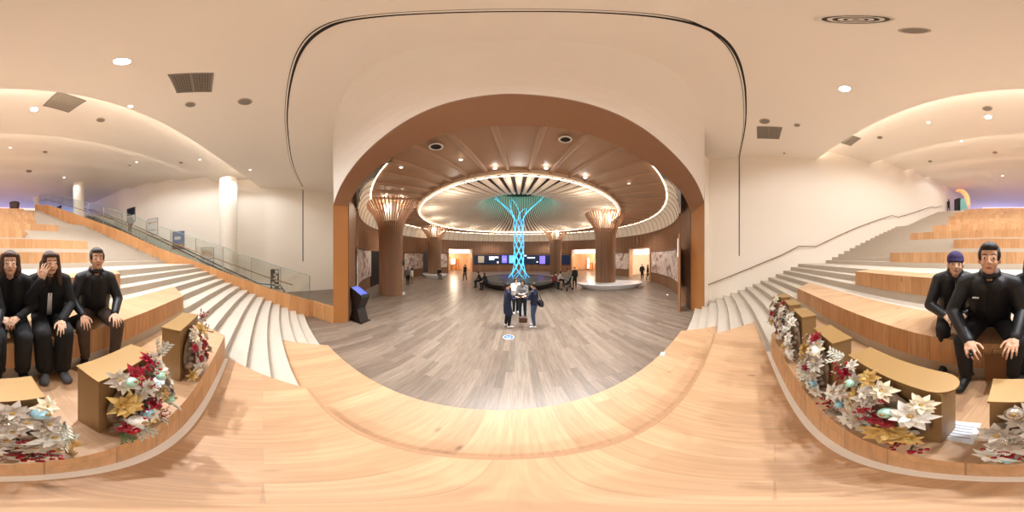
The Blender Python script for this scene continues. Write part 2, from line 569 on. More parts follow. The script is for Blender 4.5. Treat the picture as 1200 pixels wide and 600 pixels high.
# ------------------------------------------------------------------ portal
PF = (2.72, .041)       # front plane  y = 2.72 + .041 x
PB = (3.32, .057)       # back plane
front_px = [(390.5, 241), (397, 222), (410, 201), (427, 181), (446.6, 163.6), (483, 138.6), (520, 122.9), (556.6, 114.8), (589.6, 111), (616.7, 111.9), (671.6, 118.5), (719.3, 133), (756, 153), (789, 180.8), (806, 199), (819, 219), (825.6, 237.6)]
back_px = [(408, 241), (421, 217.5), (446.6, 193.6), (483, 171.6), (520, 157), (556.6, 149.6), (620, 147.8), (653, 149.6), (701, 160.6), (737.6, 177), (770.6, 199), (800, 226.6), (810, 250.4)]
def smooth_curve(pts, n):
    # parametrize by chord length, Catmull-Rom
    P = [Vector(p) for p in pts]
    P = [P[0] * 2 - P[1]] + P + [P[-1] * 2 - P[-2]]
    out = []
    segs = len(pts) - 1
    for i in range(n + 1):
        t = segs * i / n
        k = min(int(t), segs - 1); u = t - k
        p0, p1, p2, p3 = P[k:k + 4]
        out.append(.5 * ((2 * p1) + (p2 - p0) * u + (2 * p0 - 5 * p1 + 4 * p2 - p3) * u * u + (3 * p1 - p0 - 3 * p2 + p3) * u ** 3))
    return out
FA = smooth_curve([gplane(a, b, *PF) for a, b in front_px], 64)
for _ in range(6):
    FA = [FA[0]] + [(FA[i - 1] + FA[i] * 2 + FA[i + 1]) / 4 for i in range(1, 64)] + [FA[-1]]
BA = smooth_curve([gplane(a, b, *PB) for a, b in back_px], 64)
for _ in range(6):
    BA = [BA[0]] + [(BA[i - 1] + BA[i] * 2 + BA[i + 1]) / 4 for i in range(1, 64)] + [BA[-1]]
m = MB()
m.strip(FA, BA)
# thickness of the lining: a thin rim, then the outer skin
FO = [p + Vector((0, 0.02, .09)) for p in FA]
m.strip(FA, FO); m.strip(BA, [p + Vector((0, 0, .12)) for p in BA])
o = struct(m.build('trim_5', BROWNS, smooth=True), 'brown arched soffit of the portal')
# jambs
fl_, bl_ = FA[0], BA[0]
fr_, br_ = FA[-1], BA[-1]
jl = MB().hull8([(fl_.x, fl_.y, 0), (bl_.x, bl_.y, 0), (bl_.x - .35, bl_.y + .1, 0), (fl_.x - .06, fl_.y + .05, 0),
                 (fl_.x, fl_.y, fl_.z), (bl_.x, bl_.y, bl_.z), (bl_.x - .35, bl_.y + .1, bl_.z), (fl_.x - .06, fl_.y + .05, fl_.z)])
struct(jl.build('trim_6', JAMBW), 'left wooden jamb of the portal')
jr = MB().hull8([(fr_.x, fr_.y, 0), (br_.x, br_.y, 0), (br_.x + .35, br_.y + .1, 0), (fr_.x + .06, fr_.y + .05, 0),
                 (fr_.x, fr_.y, fr_.z), (br_.x, br_.y, br_.z), (br_.x + .35, br_.y + .1, br_.z), (fr_.x + .06, fr_.y + .05, fr_.z)])
struct(jr.build('trim_7', JAMBW), 'right wooden jamb of the portal')
# white hood between the arch and the ceiling crease
crease_px = [(390.5, 150), (396, 128), (405, 109), (420, 90), (445, 73), (475, 60), (525, 51), (580, 48), (640, 48), (690, 51), (725, 57), (765, 70), (800, 92), (815, 118), (825.6, 150)]
KA = smooth_curve([gz(a, b, 7.7) for a, b in crease_px], 64)
rows = []
for j in range(9):
    t = j / 8
    row = []
    for a, k in zip(FO, KA):
        q = Vector((a.x, a.y - .05, max(a.z, 6.9) * .35 + 7.7 * .65))
        row.append(a * (1 - t) ** 2 + q * 2 * t * (1 - t) + k * t * t)
    rows.append(row)
m = MB()
for a, b in zip(rows, rows[1:]): m.strip(a, b)
struct(m.build('wall_portal', PORTALW, smooth=True), 'smooth white hood curving from the portal arch up to the ceiling')
# closing wall outside the drum, from the hood's left edge to the front wall
m = MB()
side = [Vector((fl_.x - .06, fl_.y + .05, 0))] + [r[0] for r in rows] + [Vector((rows[-1][0].x, rows[-1][0].y, 7.8))]
m.strip(side, [Vector((-9.9, 6.6, p.z)) for p in side])
struct(m.build('wall_portal_side', PLASTER))
m = MB()
m.add([(fr_.x, fr_.y, 0), (7.2, fr_.y + .03, 0), (7.2, fr_.y + .03, 7.8), (fr_.x, fr_.y, 7.8)], [(0, 1, 2, 3)])
struct(m.build('wall_portal_right', PLASTER))

# ------------------------------------------------------------------ expansion joints
def joint(name, pts, w, z=7.696):
    P = [gz(a, b, z) for a, b in pts]
    P = smooth_curve(P, 80)
    m = MB()
    vs = []
    for i, p in enumerate(P):
        d = (P[min(i + 1, 80)] - P[max(i - 1, 0)]); d.z = 0; d.normalize()
        nn = Vector((-d.y, d.x, 0)) * w / 2
        vs += [p + nn, p - nn, p - nn + Vector((0, 0, .01)), p + nn + Vector((0, 0, .01))]
    fs = []
    for i in range(80):
        for k in range(4):
            k2 = (k + 1) % 4
            fs.append((i * 4 + k, i * 4 + k2, i * 4 + 4 + k2, i * 4 + 4 + k))
    m.add(vs, fs)
    return struct(m.build(name, DARK), 'dark expansion joint curving across the ceiling')
JP = [(355, 219), (347, 203), (341, 183), (337, 150), (337.5, 120), (345, 80), (355, 57), (375, 37), (400, 26), (450, 19), (525, 15), (600, 13.5), (675, 14), (750, 18), (800, 25), (840, 40), (860, 60), (870, 85), (874, 115), (873, 150), (866.5, 184)]
joint('trim_8', JP, .035)
JP2 = [(354, 219), (345, 203), (338.5, 183), (334.5, 150), (334.5, 120), (341, 80), (350, 57), (370, 35), (397, 23.5), (450, 16), (525, 12), (600, 10.5), (675, 11.2), (750, 15), (803, 23), (838, 41), (856, 60), (866, 85), (871, 115), (871, 150), (865.5, 184)]
joint('trim_9', JP2, .012)
p = gx(355, 300, -11.49)
struct(MB().box((-11.49, p.y, (2.2 + 7.7) / 2), (.02, .06, 5.5)).build('trim_10', DARK), 'vertical expansion joint on the left wall')
yj = gx(866, 250, 7.1).y
struct(MB().box((right_x(yj) - .004, yj, (2.6 + 7.7) / 2), (.02, .035, 5.1)).build('trim_11', DARK), 'vertical expansion joint on the right wall')
# ------------------------------------------------------------------ round lobby
DX, DY, DR = 0.0, 15.0, 12.6
def drum_az(az, r=DR):
    t = DY * math.cos(az) + math.sqrt(max(DY * DY * math.cos(az) ** 2 - DY * DY + r * r, 0))
    x, y = t * math.sin(az), t * math.cos(az)
    return math.atan2(x, y - DY)
def drum_th(px, r=DR): return drum_az(R_((px - X0) * .3), r)
def dp(th, r=DR, z=0): return Vector((DX + r * math.sin(th), DY + r * math.cos(th), z))
TH_L = math.atan2(-6.9, -math.sqrt(DR ** 2 - 6.9 ** 2))
TH_R = math.atan2(7.6, -math.sqrt(DR ** 2 - 7.6 ** 2))
DOORS = [(drum_th(525), drum_th(553), 3.75), (drum_th(670), drum_th(699), 3.7), (drum_th(738), drum_th(763), 3.5)]
def in_door(t):
    for a, b, z in DOORS:
        if a < t < b: return z
    return 0
cuts = sorted([TH_L + (TH_R - TH_L) * i / 150 for i in range(151)] + [a for a, b, z in DOORS] + [b for a, b, z in DOORS])
m = MB()
for a, b in zip(cuts, cuts[1:]):
    if b - a < 1e-6: continue
    z0 = in_door((a + b) / 2)
    p = [dp(a, DR, z0), dp(b, DR, z0), dp(b, DR, 5.0), dp(a, DR, 5.0)]
    q = [dp(a, DR + .25, z0), dp(b, DR + .25, z0), dp(b, DR + .25, 5.0), dp(a, DR + .25, 5.0)]
    m.hull8([p[0], p[1], q[1], q[0], p[3], p[2], q[2], q[3]])
struct(m.build('wall_drum', BROWN), 'curved brown wood wall of the round lobby')
# connecting walls from the portal back edge to the drum
m = MB()
a, b = Vector((BA[0].x - .02, BA[0].y + .05, 0)), dp(TH_L)
m.hull8([a, b, b + Vector((-.1, -.1, 0)), a + Vector((-.1, -.1, 0))] + [v + Vector((0, 0, 6.4)) for v in (a, b, b + Vector((-.1, -.1, 0)), a + Vector((-.1, -.1, 0)))])
a, b = Vector((BA[-1].x + .02, BA[-1].y + .05, 0)), dp(TH_R)
m.hull8([a, b, b + Vector((.1, -.1, 0)), a + Vector((.1, -.1, 0))] + [v + Vector((0, 0, 6.4)) for v in (a, b, b + Vector((.1, -.1, 0)), a + Vector((.1, -.1, 0)))])
# lintel wall above the soffit back edge
m.strip([p + Vector((0, .02, .05)) for p in BA], [Vector((p.x, p.y + .02, 7.6)) for p in BA])
struct(m.build('wall_drum_front', BROWN))
# vertical slats above the openings
m = MB()
N = 300
for i in range(N):
    t = TH_L + (TH_R - TH_L) * (i + .5) / N
    z0 = 3.05
    zd = in_door(t)
    if zd: z0 = zd + .1
    c = dp(t, DR - .035, (z0 + 4.95) / 2)
    m.box(c, (.075, .07, 4.95 - z0), -t)
struct(m.build('trim_12', SLAT), 'vertical wood slats round the top of the lobby wall')
m = MB()
for z, h in ((3.02, .08), (4.93, .1)):
    A, B = [], []
    T = [TH_L + (TH_R - TH_L) * i / 150 for i in range(151)]
    for t0, t1 in zip(T, T[1:]):
        if z < 4 and in_door((t0 + t1) / 2): continue
        m.hull8([dp(t0, DR - .1, z), dp(t1, DR - .1, z), dp(t1, DR, z), dp(t0, DR, z), dp(t0, DR - .1, z + h), dp(t1, DR - .1, z + h), dp(t1, DR, z + h), dp(t0, DR, z + h)])
struct(m.build('trim_13', BROWN))

# white ribbed cove
m = MB(); prof = []
for j in range(9):
    t = PI / 2 * j / 8
    prof.append((DR - .05 - .8 * (1 - math.cos(t)), 5.0 + 1.22 * math.sin(t)))
TT = [i * 2 * PI / 200 for i in range(201)]
def ok(t): return dp(t, DR).y > 3.6
for j in range(8):
    for a, b in zip(TT, TT[1:]):
        if ok(a) and ok(b):
            m.add([dp(a, *prof[j]), dp(b, *prof[j]), dp(b, *prof[j + 1]), dp(a, *prof[j + 1])], [(0, 1, 2, 3)])
struct(m.build('ceiling_cove', COVEW, smooth=True), 'white cove round the lobby ceiling')
m = MB()
for i in range(92):
    t = 2 * PI * i / 92
    if not ok(t): continue
    pts = [dp(t, r - .03, z - .01) for r, z in prof]
    m.tube(pts, .017, 4)
struct(m.build('trim_14', SLAT), 'brown ribs of the white cove')
# ring LEDs
def ring(name, r, z, tube, label):
    t0 = next(t for t in [i * PI / 720 for i in range(721)] if r > 9 and dp(PI - t, r).y > 3.9) if r > 9 else 0
    N = 200
    if r > 9:
        pts = [dp(-PI + t0 + (2 * PI - 2 * t0) * i / N, r, z) for i in range(N + 1)]
        me = MB().tube(pts, tube, 8)
    else:
        me = MB(); me.lathe([(r + tube * math.cos(a), z + tube * math.sin(a)) for a in [2 * PI * k / 8 for k in range(8)]], 160, (DX, DY, 0), close=True)
    return tag(me.build(name, LEDW, smooth=True), label, 'light strip', 'ring lights of the lobby ceiling')
ring('ring_light', 11.83, 6.2, .02, 'large outer ring of warm light around the lobby ceiling')
ring('ring_light', 8.6, 6.04, .02, 'smaller inner ring of warm light around the fan ceiling')
for i in range(14):  # added unseen fill lights below the ring, to brighten the fan fins
    q = dp(2 * PI * i / 14, 7.6, 5.45)
    d = bpy.data.lights.new('fan_fill_light', 'POINT'); d.energy = 60; d.color = (1, .92, .8); d.shadow_soft_size = .2
    o = bpy.data.objects.new('fan_fill_light', d); COL.objects.link(o); o.location = q
# outer wood ceiling with radial ribs
m = MB()
m.lathe([(11.8, 6.24), (8.68, 6.24)], 160, (DX, DY, 0), close=False)
m.f = [f for f in m.f if len(f) == 4]; m.m = [0] * len(m.f)
struct(m.build('ceiling_lobby', LOBC), 'brown wood ceiling ring of the lobby')
m = MB()
NR = 66
for i in range(NR):
    t = 2 * PI * (i + .5) / NR
    e = Vector((math.cos(t), -math.sin(t), 0))
    for (w0, w1, h) in ((.09, .12, .10),):
        a0 = dp(t, 8.72, 6.25); a1 = dp(t, 11.78, 6.25)
        # half-round rib
        vs = []
        for p, w in ((a0, w0), (a1, w1)):
            for k in range(5):
                an = PI * k / 4
                vs.append(p + e * w * math.cos(an) - Vector((0, 0, h * math.sin(an))))
        m.add(vs, [(k, k + 1, 5 + k + 1, 5 + k) for k in range(4)])
struct(m.build('trim_15', LOBC, smooth=True), 'radial wood ribs of the outer lobby ceiling')
# inner fan dome
dome = [(8.7, 6.12), (7.6, 6.22), (6.4, 6.38), (5.4, 6.55), (4.6, 6.75), (4.0, 7.02), (3.6, 7.4), (3.3, 7.9), (3.1, 8.6), (3.0, 9.4)]
dsm = [(p.x, p.y) for p in smooth_curve([Vector((a, b)) for a, b in dome], 30)]
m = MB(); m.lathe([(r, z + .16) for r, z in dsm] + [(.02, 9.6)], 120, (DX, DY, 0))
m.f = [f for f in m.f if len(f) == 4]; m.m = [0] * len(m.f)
struct(m.build('ceiling_fan', mat('fan_gap_shade', '#3a2b21', .8), smooth=True), 'fan shaped ceiling around the light tree')  # backing coloured dark, standing in for shade between the fins
m = MB()
NF = 96
for i in range(NF):
    t = 2 * PI * i / NF
    e = Vector((math.cos(t), -math.sin(t), 0))
    vs = []
    for j, (r, z) in enumerate(dsm):
        w = .33 * 2 * PI * r / NF
        d = .02 if j == 0 else .2
        for s, dz in ((-1, .06), (-.72, -.03), (0, -.07), (.72, -.03), (1, .06)):
            vs.append(dp(t, max(r - .02, 0), z + (dz if j else max(dz, -.02)) + .05) + e * s * w)
    fs = []
    for j in range(len(dsm) - 1):
        a = j * 5; b = a + 5
        fs += [(a + k, a + k + 1, b + k + 1, b + k) for k in range(4)]
    m.add(vs, fs)
struct(m.build('trim_16', FINW), 'radial fins of the fan ceiling')
struct(MB().lathe([(13, 10.2), (.01, 10.2)], 48, (DX, DY, 0)).build('ceiling_lobby_slab', PLASTER_C))
m = MB()
m.lathe([(8.66, 6.08), (8.78, 6.08), (8.78, 6.26), (8.66, 6.26)], 160, (DX, DY, 0), close=True)
struct(m.build('trim_17', FINW))

# ------------------------------------------------------------------ columns
def slat_column(x, y, label, r0=.8, top=1.75, n=44):
    t = thing('slat_column', label, 'column', (x, y, 0), 0, 'slatted tree columns')
    MB().lathe([(r0 - .07, 0), (r0 - .07, 4.6), (r0 - .2, 4.7), (r0 - .2, 4.9)], 40).build('core', SLATD, t, smooth='auto')
    MB().lathe([(.48, 4.85), (.5, 5.5), (.52, 6.22)], 32).build('white_collar', COVEW, t, smooth='auto')
    for an in (.8, 2.9, 5.0):
        d = bpy.data.lights.new('column_uplight', 'POINT'); d.energy = 45; d.color = (1, .86, .7); d.shadow_soft_size = .08
        o = bpy.data.objects.new('column_uplight', d); COL.objects.link(o); o.location = (x + .75 * math.cos(an), y + .75 * math.sin(an), 5.75)
    prof = [(r0, 0), (r0, 2.2), (r0, 3.9), (r0 + .04, 4.4), (r0 + .16, 4.9), (r0 + .42, 5.4), (r0 + .72, 5.8), (top, 6.18)]
    m = MB()
    for i in range(n):
        a = 2 * PI * i / n
        e = Vector((-math.sin(a), math.cos(a), 0)); d = Vector((math.cos(a), math.sin(a), 0))
        vs = []
        for r, z in prof:
            for s, o in ((-1, -.08), (1, -.08), (1, 0), (-1, 0)):
                vs.append(d * (r + o) + e * s * .027 * (1 + .3 * (r - r0)) + Vector((0, 0, z)))
        fs = []
        for j in range(len(prof) - 1):
            for k in range(4):
                k2 = (k + 1) % 4
                fs.append((j * 4 + k, j * 4 + k2, j * 4 + 4 + k2, j * 4 + 4 + k))
        fs += [(3, 2, 1, 0), tuple(len(vs) - 4 + k for k in range(4))]
        m.add(vs, fs)
    m.build('slat_cladding', SLAT, t)
    return t
slat_column(-7.75, 7.75, 'big slatted wood tree column at the left, nearest to the portal jamb')
slat_column(-10.0, 17.6, 'slatted wood tree column rising from the small white bench by the lit doorway')
slat_column(5.2, 22.6, 'far slatted wood tree column directly behind the right side of the basin')
slat_column(7.0, 11.9, 'slatted wood tree column rising from the large white boat-shaped bench', r0=.86)

# boat-shaped white benches around two columns
def boat_bench(x, y, rz, L, Wd, hole, label, h=.42):
    t = thing('boat_bench', label, 'bench', (x, y, 0), rz, 'white boat benches')
    prof_n = 56
    def outline(k, s):
        a = 2 * PI * k / prof_n
        c, sn = math.cos(a), math.sin(a)
        xx = L / 2 * abs(c) ** .85 * (1 if c > 0 else -1)
        yy = Wd / 2 * abs(sn) ** 1.15 * (1 if sn > 0 else -1)
        return xx * s, yy * s
    levels = [(.80, .0), (.86, .1), (.96, .3), (1.0, h - .04), (.985, h), (.9, h + .01), (.6, h + .015)]
    vs = []
    for s, z in levels:
        for k in range(prof_n):
            a, b = outline(k, s); vs.append((a, b, z))
    fs = []
    for j in range(len(levels) - 1):
        for k in range(prof_n):
            k2 = (k + 1) % prof_n
            fs.append((j * prof_n + k, j * prof_n + k2, (j + 1) * prof_n + k2, (j + 1) * prof_n + k))
    fs.append(tuple((len(levels) - 1) * prof_n + k for k in range(prof_n)))
    MB().add(vs, fs).build('shell', WHITEG, t, smooth='auto')
    vs2 = []
    for s, z in ((.72, .0), (.72, .06)):
        for k in range(prof_n):
            a, b = outline(k, s); vs2.append((a, b, z))
    return t
boat_bench(7.15, 11.3, -.45, 5.6, 2.7, .9, 'large white boat-shaped bench around the right column')
boat_bench(-9.9, 17.35, -.1, 3.4, 2.3, .8, 'small white rounded bench around the far left column')

# ------------------------------------------------------------------ basin and light tree
t = thing('stone_basin', 'low round dark stone basin at the foot of the blue light tree', 'basin', (0, 15, 0))
BASIN = mat('dark_stone', '#2a2624', .45, noise=(2.5, .35), bump=.3)
BTOP = mat('dark_stone_top', '#3a3633', .35, noise=(1.6, .45), bump=.5)
MB().lathe([(3.15, 0), (3.25, .08), (3.55, .34), (3.62, .44), (3.58, .5), (3.45, .52), (3.4, .47)], 72).build('rim', BASIN, t, smooth='auto')
MB().lathe([(3.42, .47), (2.6, .5), (1.6, .54), (.9, .6), (.02, .63)], 60).build('mound', BTOP, t, smooth=True)
t = thing('light_tree', 'glowing blue lattice light tree rising from the dark basin into the ceiling', 'light sculpture', (0, 15, .62))
def rr(z):
    if z < 1.3: return .46 + .5 * ((1.3 - z) / 1.3) ** 2
    if z < 5.4: return .46
    u = (z - 5.4) / 2.4
    return .46 + 2.0 * u ** 1.35
NS = 6
for dirn in (1, -1):
    for k in range(NS):
        a0 = 2 * PI * k / NS + (.15 if dirn > 0 else 0)
        zt = 7.7 if k % 3 == 0 else (6.9 if k % 3 == 1 else 5.9)
        pts = []
        for i in range(61):
            z = zt * i / 60
            tw = min(z, 5.4) * 1.02 + max(0, z - 5.4) * .42
            a = a0 + dirn * tw
            r = rr(z)
            pts.append((r * math.cos(a), r * math.sin(a), z))
        MB().tube(pts, .025, 6).build('strand', LEDB, t, smooth=True)
for z, w, c in ((8.4, 34, (.1, .9, .8)), (6.8, 12, (.1, .75, .8)), (2.0, 22, (.15, .7, 1))):
    d = bpy.data.lights.new('tree_glow', 'POINT'); d.energy = w * 4; d.color = c; d.shadow_soft_size = .3
    o = bpy.data.objects.new('tree_glow', d); COL.objects.link(o); o.location = (0, 15, z)

# ------------------------------------------------------------------ doorways with lit rooms behind
GLOWW = mat('lit_header', '#ffffff', .5, emit='#eef4ff', es=3.0)
WARMW = mat('warm_room_wall', '#efcfac', .7, noise=(1.5, .12))
FRAMEW = mat('door_frame_wood', '#c79a72', .45)
PALEW = mat('pale_room_wall', '#ead9c4', .7)
for i, (a, b, z) in enumerate(DOORS):
    pa, pb = dp(a), dp(b)
    w = (pb - pa).length
    c = (pa + pb) / 2
    rot = math.atan2((pb - pa).y, (pb - pa).x)
    t = struct(bpy.data.objects.new('door_%d' % (i + 1), None)); COL.objects.link(t)
    t.location = c; t.rotation_euler = (0, 0, rot)
    MB().box((-w / 2 + .06, .1, z / 2), (.14, .5, z)).box((w / 2 - .06, .1, z / 2), (.14, .5, z)).box((0, .1, z - .06), (w, .5, .12)).build('door_frame', FRAMEW, t)
    MB().box((0, .55, z - .42), (w - .3, .06, .56)).build('lit_header', GLOWW, t)
    dep = 5.5
    m = MB()
    m.box((0, dep, z / 2), (w + 4, .1, z)).box((-w / 2 - 1.9, dep / 2 + .3, z / 2), (.1, dep - .6, z)).box((w / 2 + 1.9, dep / 2 + .3, z / 2), (.1, dep - .6, z))
    m.box((0, dep / 2 + .3, z + .05), (w + 4, dep - .4, .1))
    m.build('room_shell', PALEW if i == 2 else WARMW, t)
    m = MB()
    if i != 2:
        for q in range(5):
            xx = -w / 2 + w * (q + .5) / 5
            hh = [2.2, 1.4, 2.5, 1.7, 2.1][q]
            m.box((xx, dep - .6 - .4 * (q % 2), hh / 2), (w / 8, .3, hh))
        m.build('display_shelf', mat('shelf_warm_%d' % i, '#c98a52', .5), t)
        MB().box((w * .12, dep - 1.3, 1.6), (w * .2, .06, .9)).box((-w * .3, dep - 1.3, 1.3), (w * .1, .06, 1.8)).build('bright_panel', mat('bright_panel_%d' % i, '#ffffff', .5, emit='#fff6e8', es=1.6), t)
    d = bpy.data.lights.new('room_lamp', 'POINT'); d.energy = 420; d.color = (1, .8, .58) if i != 2 else (1, .85, .7); d.shadow_soft_size = .4
    o = bpy.data.objects.new('room_lamp', d); COL.objects.link(o)
    o.location = t.matrix_basis @ Vector((0, 2.6, z - .7))

# dark recesses on the left of the drum
def drum_panel(name, px0, px1, z0, z1, material, r=DR - .07, n=10, th=.05):
    a, b = drum_th(px0), drum_th(px1)
    m = MB()
    T = [a + (b - a) * i / n for i in range(n + 1)]
    for t0, t1 in zip(T, T[1:]):
        m.hull8([dp(t0, r, z0), dp(t1, r, z0), dp(t1, r + th, z0), dp(t0, r + th, z0), dp(t0, r, z1), dp(t1, r, z1), dp(t1, r + th, z1), dp(t0, r + th, z1)])
    return m.build(name, material)
DKD = mat('dark_door_grey', '#4a4a46', .35)
struct(drum_panel('door_4', 496, 506, 0, 3.3, DKD), 'tall dark door beside the far left column')
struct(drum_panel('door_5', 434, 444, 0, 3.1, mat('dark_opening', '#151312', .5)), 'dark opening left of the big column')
# right hand door with small window
pd = drum_panel('door_6', 800, 812, 0, 3.6, mat('pale_door_wood', '#a5764d', .45), r=DR - .12, th=.1)
struct(pd, 'wood door at the right edge of the lobby')
struct(drum_panel('window_1', 803, 809, 2.55, 3.4, GLOWW, r=DR - .15, th=.02), 'small bright window in the right door')

# floral murals
def mural_mat(name):
    m = bpy.data.materials.new(name); m.use_nodes = True
    nt = m.node_tree; N_ = nt.nodes; L = nt.links
    b = N_['Principled BSDF']; b.inputs['Roughness'].default_value = .6
    tc = N_.new('ShaderNodeTexCoord')
    n1 = N_.new('ShaderNodeTexNoise'); n1.inputs['Scale'].default_value = 1.1; n1.inputs['Detail'].default_value = 7; n1.inputs['Distortion'].default_value = 1.4
    L.new(tc.outputs['Object'], n1.inputs['Vector'])
    cr = N_.new('ShaderNodeValToRGB'); L.new(n1.outputs['Fac'], cr.inputs[0])
    e = cr.color_ramp.elements
    e[0].position = .36; e[0].color = lin('#8f6f68'); e[1].position = .64; e[1].color = lin('#e3d9cd')
    for p, c in ((.44, '#b99a8f'), (.5, '#d5c4b6'), (.56, '#c0a89c')):
        x = e.new(p); x.color = lin(c)
    L.new(cr.outputs[0], b.inputs['Base Color'])
    return m
MUR = mural_mat('floral_mural')
for px0, px1, z0, z1, lab in ((414.5, 434, .95, 3.0, 'floral mural panel at the far left beside the kiosk'),
                              (474, 495.5, .95, 2.9, 'floral mural panel between big left column and dark door'),
                              (508, 524, .95, 2.9, 'narrow floral mural panel left of the left lit doorway'),
                              (721, 737, .95, 2.95, 'floral mural panel between right column and right doorway'),
                              (764, 799, .95, 3.0, 'long floral mural panel on the right lobby wall')):
    o = drum_panel('floral_mural', px0, px1, z0, z1, MUR, n=14)
    tag(o, lab, 'mural', 'floral murals')

# information screens on the far wall
NAVY = mat('screen_navy', '#16213a', .3, emit='#16213a', es=.5)
PURP = mat('screen_purple', '#6a5cff', .3, emit='#7a6cff', es=1.5)
CYAN = mat('screen_cyan', '#6ab8ff', .3, emit='#5fb0ff', es=1.4)
WTXT = mat('screen_white', '#ffffff', .4, emit='#ffffff', es=1.2)
BEIG = mat('poster_beige', '#cfc3a8', .5)
def thset(o, lab, cat, grp=None): return tag(o, lab, cat, grp)
def screen(px0, px1, z0, z1, base, lab, bits, frame=True):
    o = drum_panel('wall_screen', px0, px1, z0, z1, base, r=DR - .12, th=.08)
    tag(o, lab, 'screen', 'wall screens behind the basin')
    for nm, a, b, c, d, mm in bits:
        q = drum_panel(nm, a, b, c, d, mm, r=DR - .14, th=.025, n=3)
        q.parent = o
    return o
screen(555.5, 584, 1.25, 2.75, NAVY, 'dark blue wall screen with a beige poster, left of the tree', [('poster', 560, 567, 1.5, 2.6, BEIG), ('text_line', 573, 584, 2.25, 2.5, WTXT), ('text_line', 573, 579, 1.95, 2.15, WTXT), ('text_line', 582.5, 584, 1.4, 1.7, WTXT)])
screen(584.6, 595, 1.25, 2.75, NAVY, 'purple lit wall screen just left of the tree', [('picture', 588, 594, 1.45, 2.65, PURP), ('text_line', 589, 593, 1.9, 2.1, WTXT)])
screen(595.6, 613, 1.25, 2.75, NAVY, 'light blue wall screen directly behind the tree', [('picture', 596.5, 604, 1.4, 2.7, CYAN), ('text_line', 597.5, 602, 1.9, 2.2, WTXT)])
screen(613.6, 645, 1.25, 2.75, NAVY, 'wide dark wall screen right of the tree with a purple picture', [('picture', 632.5, 639, 1.3, 2.6, PURP), ('text_line', 618, 627, 2.2, 2.4, WTXT), ('text_line', 614.5, 617, 2.55, 2.75, WTXT), ('text_line', 629, 630.5, 1.5, 1.7, WTXT)])
screen(657.5, 668, 1.25, 2.75, NAVY, 'narrow dark blue wall screen right of the far column', [])

# ------------------------------------------------------------------ lamps of the lobby ceiling
def downlight(p, r, on, label, group, name='downlight', drop=.03):
    t = thing(name, label, 'ceiling light', p, 0, group)
    MB().lathe([(r * .78, 0), (r, 0), (r, -drop * .5), (r * .78, -drop * .5)], 24, close=True).build('trim_ring', WHITEP, t, smooth='auto')
    MB().lathe([(.001, -drop * .25), (r * .76, -drop * .25), (r * .76, 0)], 24).build('lamp_face', on, t)
    return t
for (px, py, on, lab, w) in ((580, 197, LAMPE, 'bright lobby ceiling lamp up and left of the tree', 1.0), (640, 197, LAMPE, 'bright lobby ceiling lamp up and right of the tree', 1.0),
                             (686, 208, LAMPE, 'bright lobby ceiling lamp right of the fan ceiling', 1.0), (540, 187, LAMPS, 'small lobby ceiling lamp above left edge of the fan ceiling', .5),
                             (737, 215, LAMPS, 'small lobby ceiling lamp at far right of the wood ceiling', .5), (470, 196, LAMPS, 'small lobby ceiling lamp at far left of the wood ceiling', .5)):
    p = gz(px, py, 6.12)
    downlight(p, .08, on, lab, 'lobby ceiling lamps')
    lamp('lobby_spot', p - Vector((0, 0, .06)), LOBBY_W * w, (1, 1, 1), size=120, blend=.9)
for a in range(8):
    th = 2 * PI * (a + .5) / 8
    p = dp(th, 10.2, 6.05)
    if p.y < 9: continue
    lamp('lobby_spot', p, LOBBY_W * .7, (1, .98, .95), size=125, blend=.6)
# ------------------------------------------------------------------ hall ceiling fittings
def onceil(px, py, k): return gz(px, py, CZ[k])
HALL = [(143, 72, 0, 1.0, 'brightest ceiling downlight, at the upper left of the hall'), (990, 104, 0, .8, 'bright ceiling downlight on the right half of the nearest ceiling'),
        (1158, 137, 1, 1.0, 'bright bluish ceiling downlight in the second ceiling band on the right'), (40, 128, 1, .8, 'downlight in the second ceiling band at the far left'),
        (153, 124.5, 0, .6, 'downlight close to the curved edge left of the square vent'), (1088, 143.5, 1, .5, 'small downlight in the second ceiling band, right half'),
        (160, 190, 2, 1.3, 'downlight in the third ceiling band above the left column'), (12, 173, 2, .7, 'downlight in the third ceiling band at the left edge'),
        (234, 187, 1, 1.3, 'small lit downlight left of the tall left column'), (1127, 165.5, 2, .5, 'small downlight in the third ceiling band, right half'),
        (293, 199, 0, 1.9, 'small downlight just right of the tall left column')]
for px, py, k, w, lab in HALL:
    p = onceil(px, py, k)
    r = .14 if .7 < w < 1.2 else .08
    downlight(p, r, LAMPE if .7 < w < 1.2 else LAMPS, lab, 'hall downlights')
    lamp('hall_spot', p - Vector((0, 0, .08)), (HALL_W if k == 0 else BACK_W) * w, (.94, .97, 1), radius=.09 if k == 0 else .15)
    if (k == 0 and .7 < w < 1.2) or px in (153, 1158): lamp('hall_key_spot', p - Vector((0, 0, .08)), KEY_W * (2.6 if px == 153 else 1.9 if px == 1158 else w), (.95, .97, 1), radius=.05, size=110, blend=.8)
DIFF = mat('diffuser_dark', '#4c463f', .6)
def ringfit(px, py, k, r, lab, cat='speaker', name='ceiling_speaker'):
    p = onceil(px, py, k)
    t = thing(name, lab, cat, p, 0, 'round ceiling fittings')
    MB().lathe([(r * .8, 0), (r, 0), (r * .97, -.02), (r * .8, -.025)], 28, close=True).build('rim', mat('fitting_rim', '#b9ab9c', .6), t, smooth='auto')
    MB().lathe([(.001, -.012), (r * .8, -.012), (r * .8, 0)], 28).build('mesh', GREYD, t)
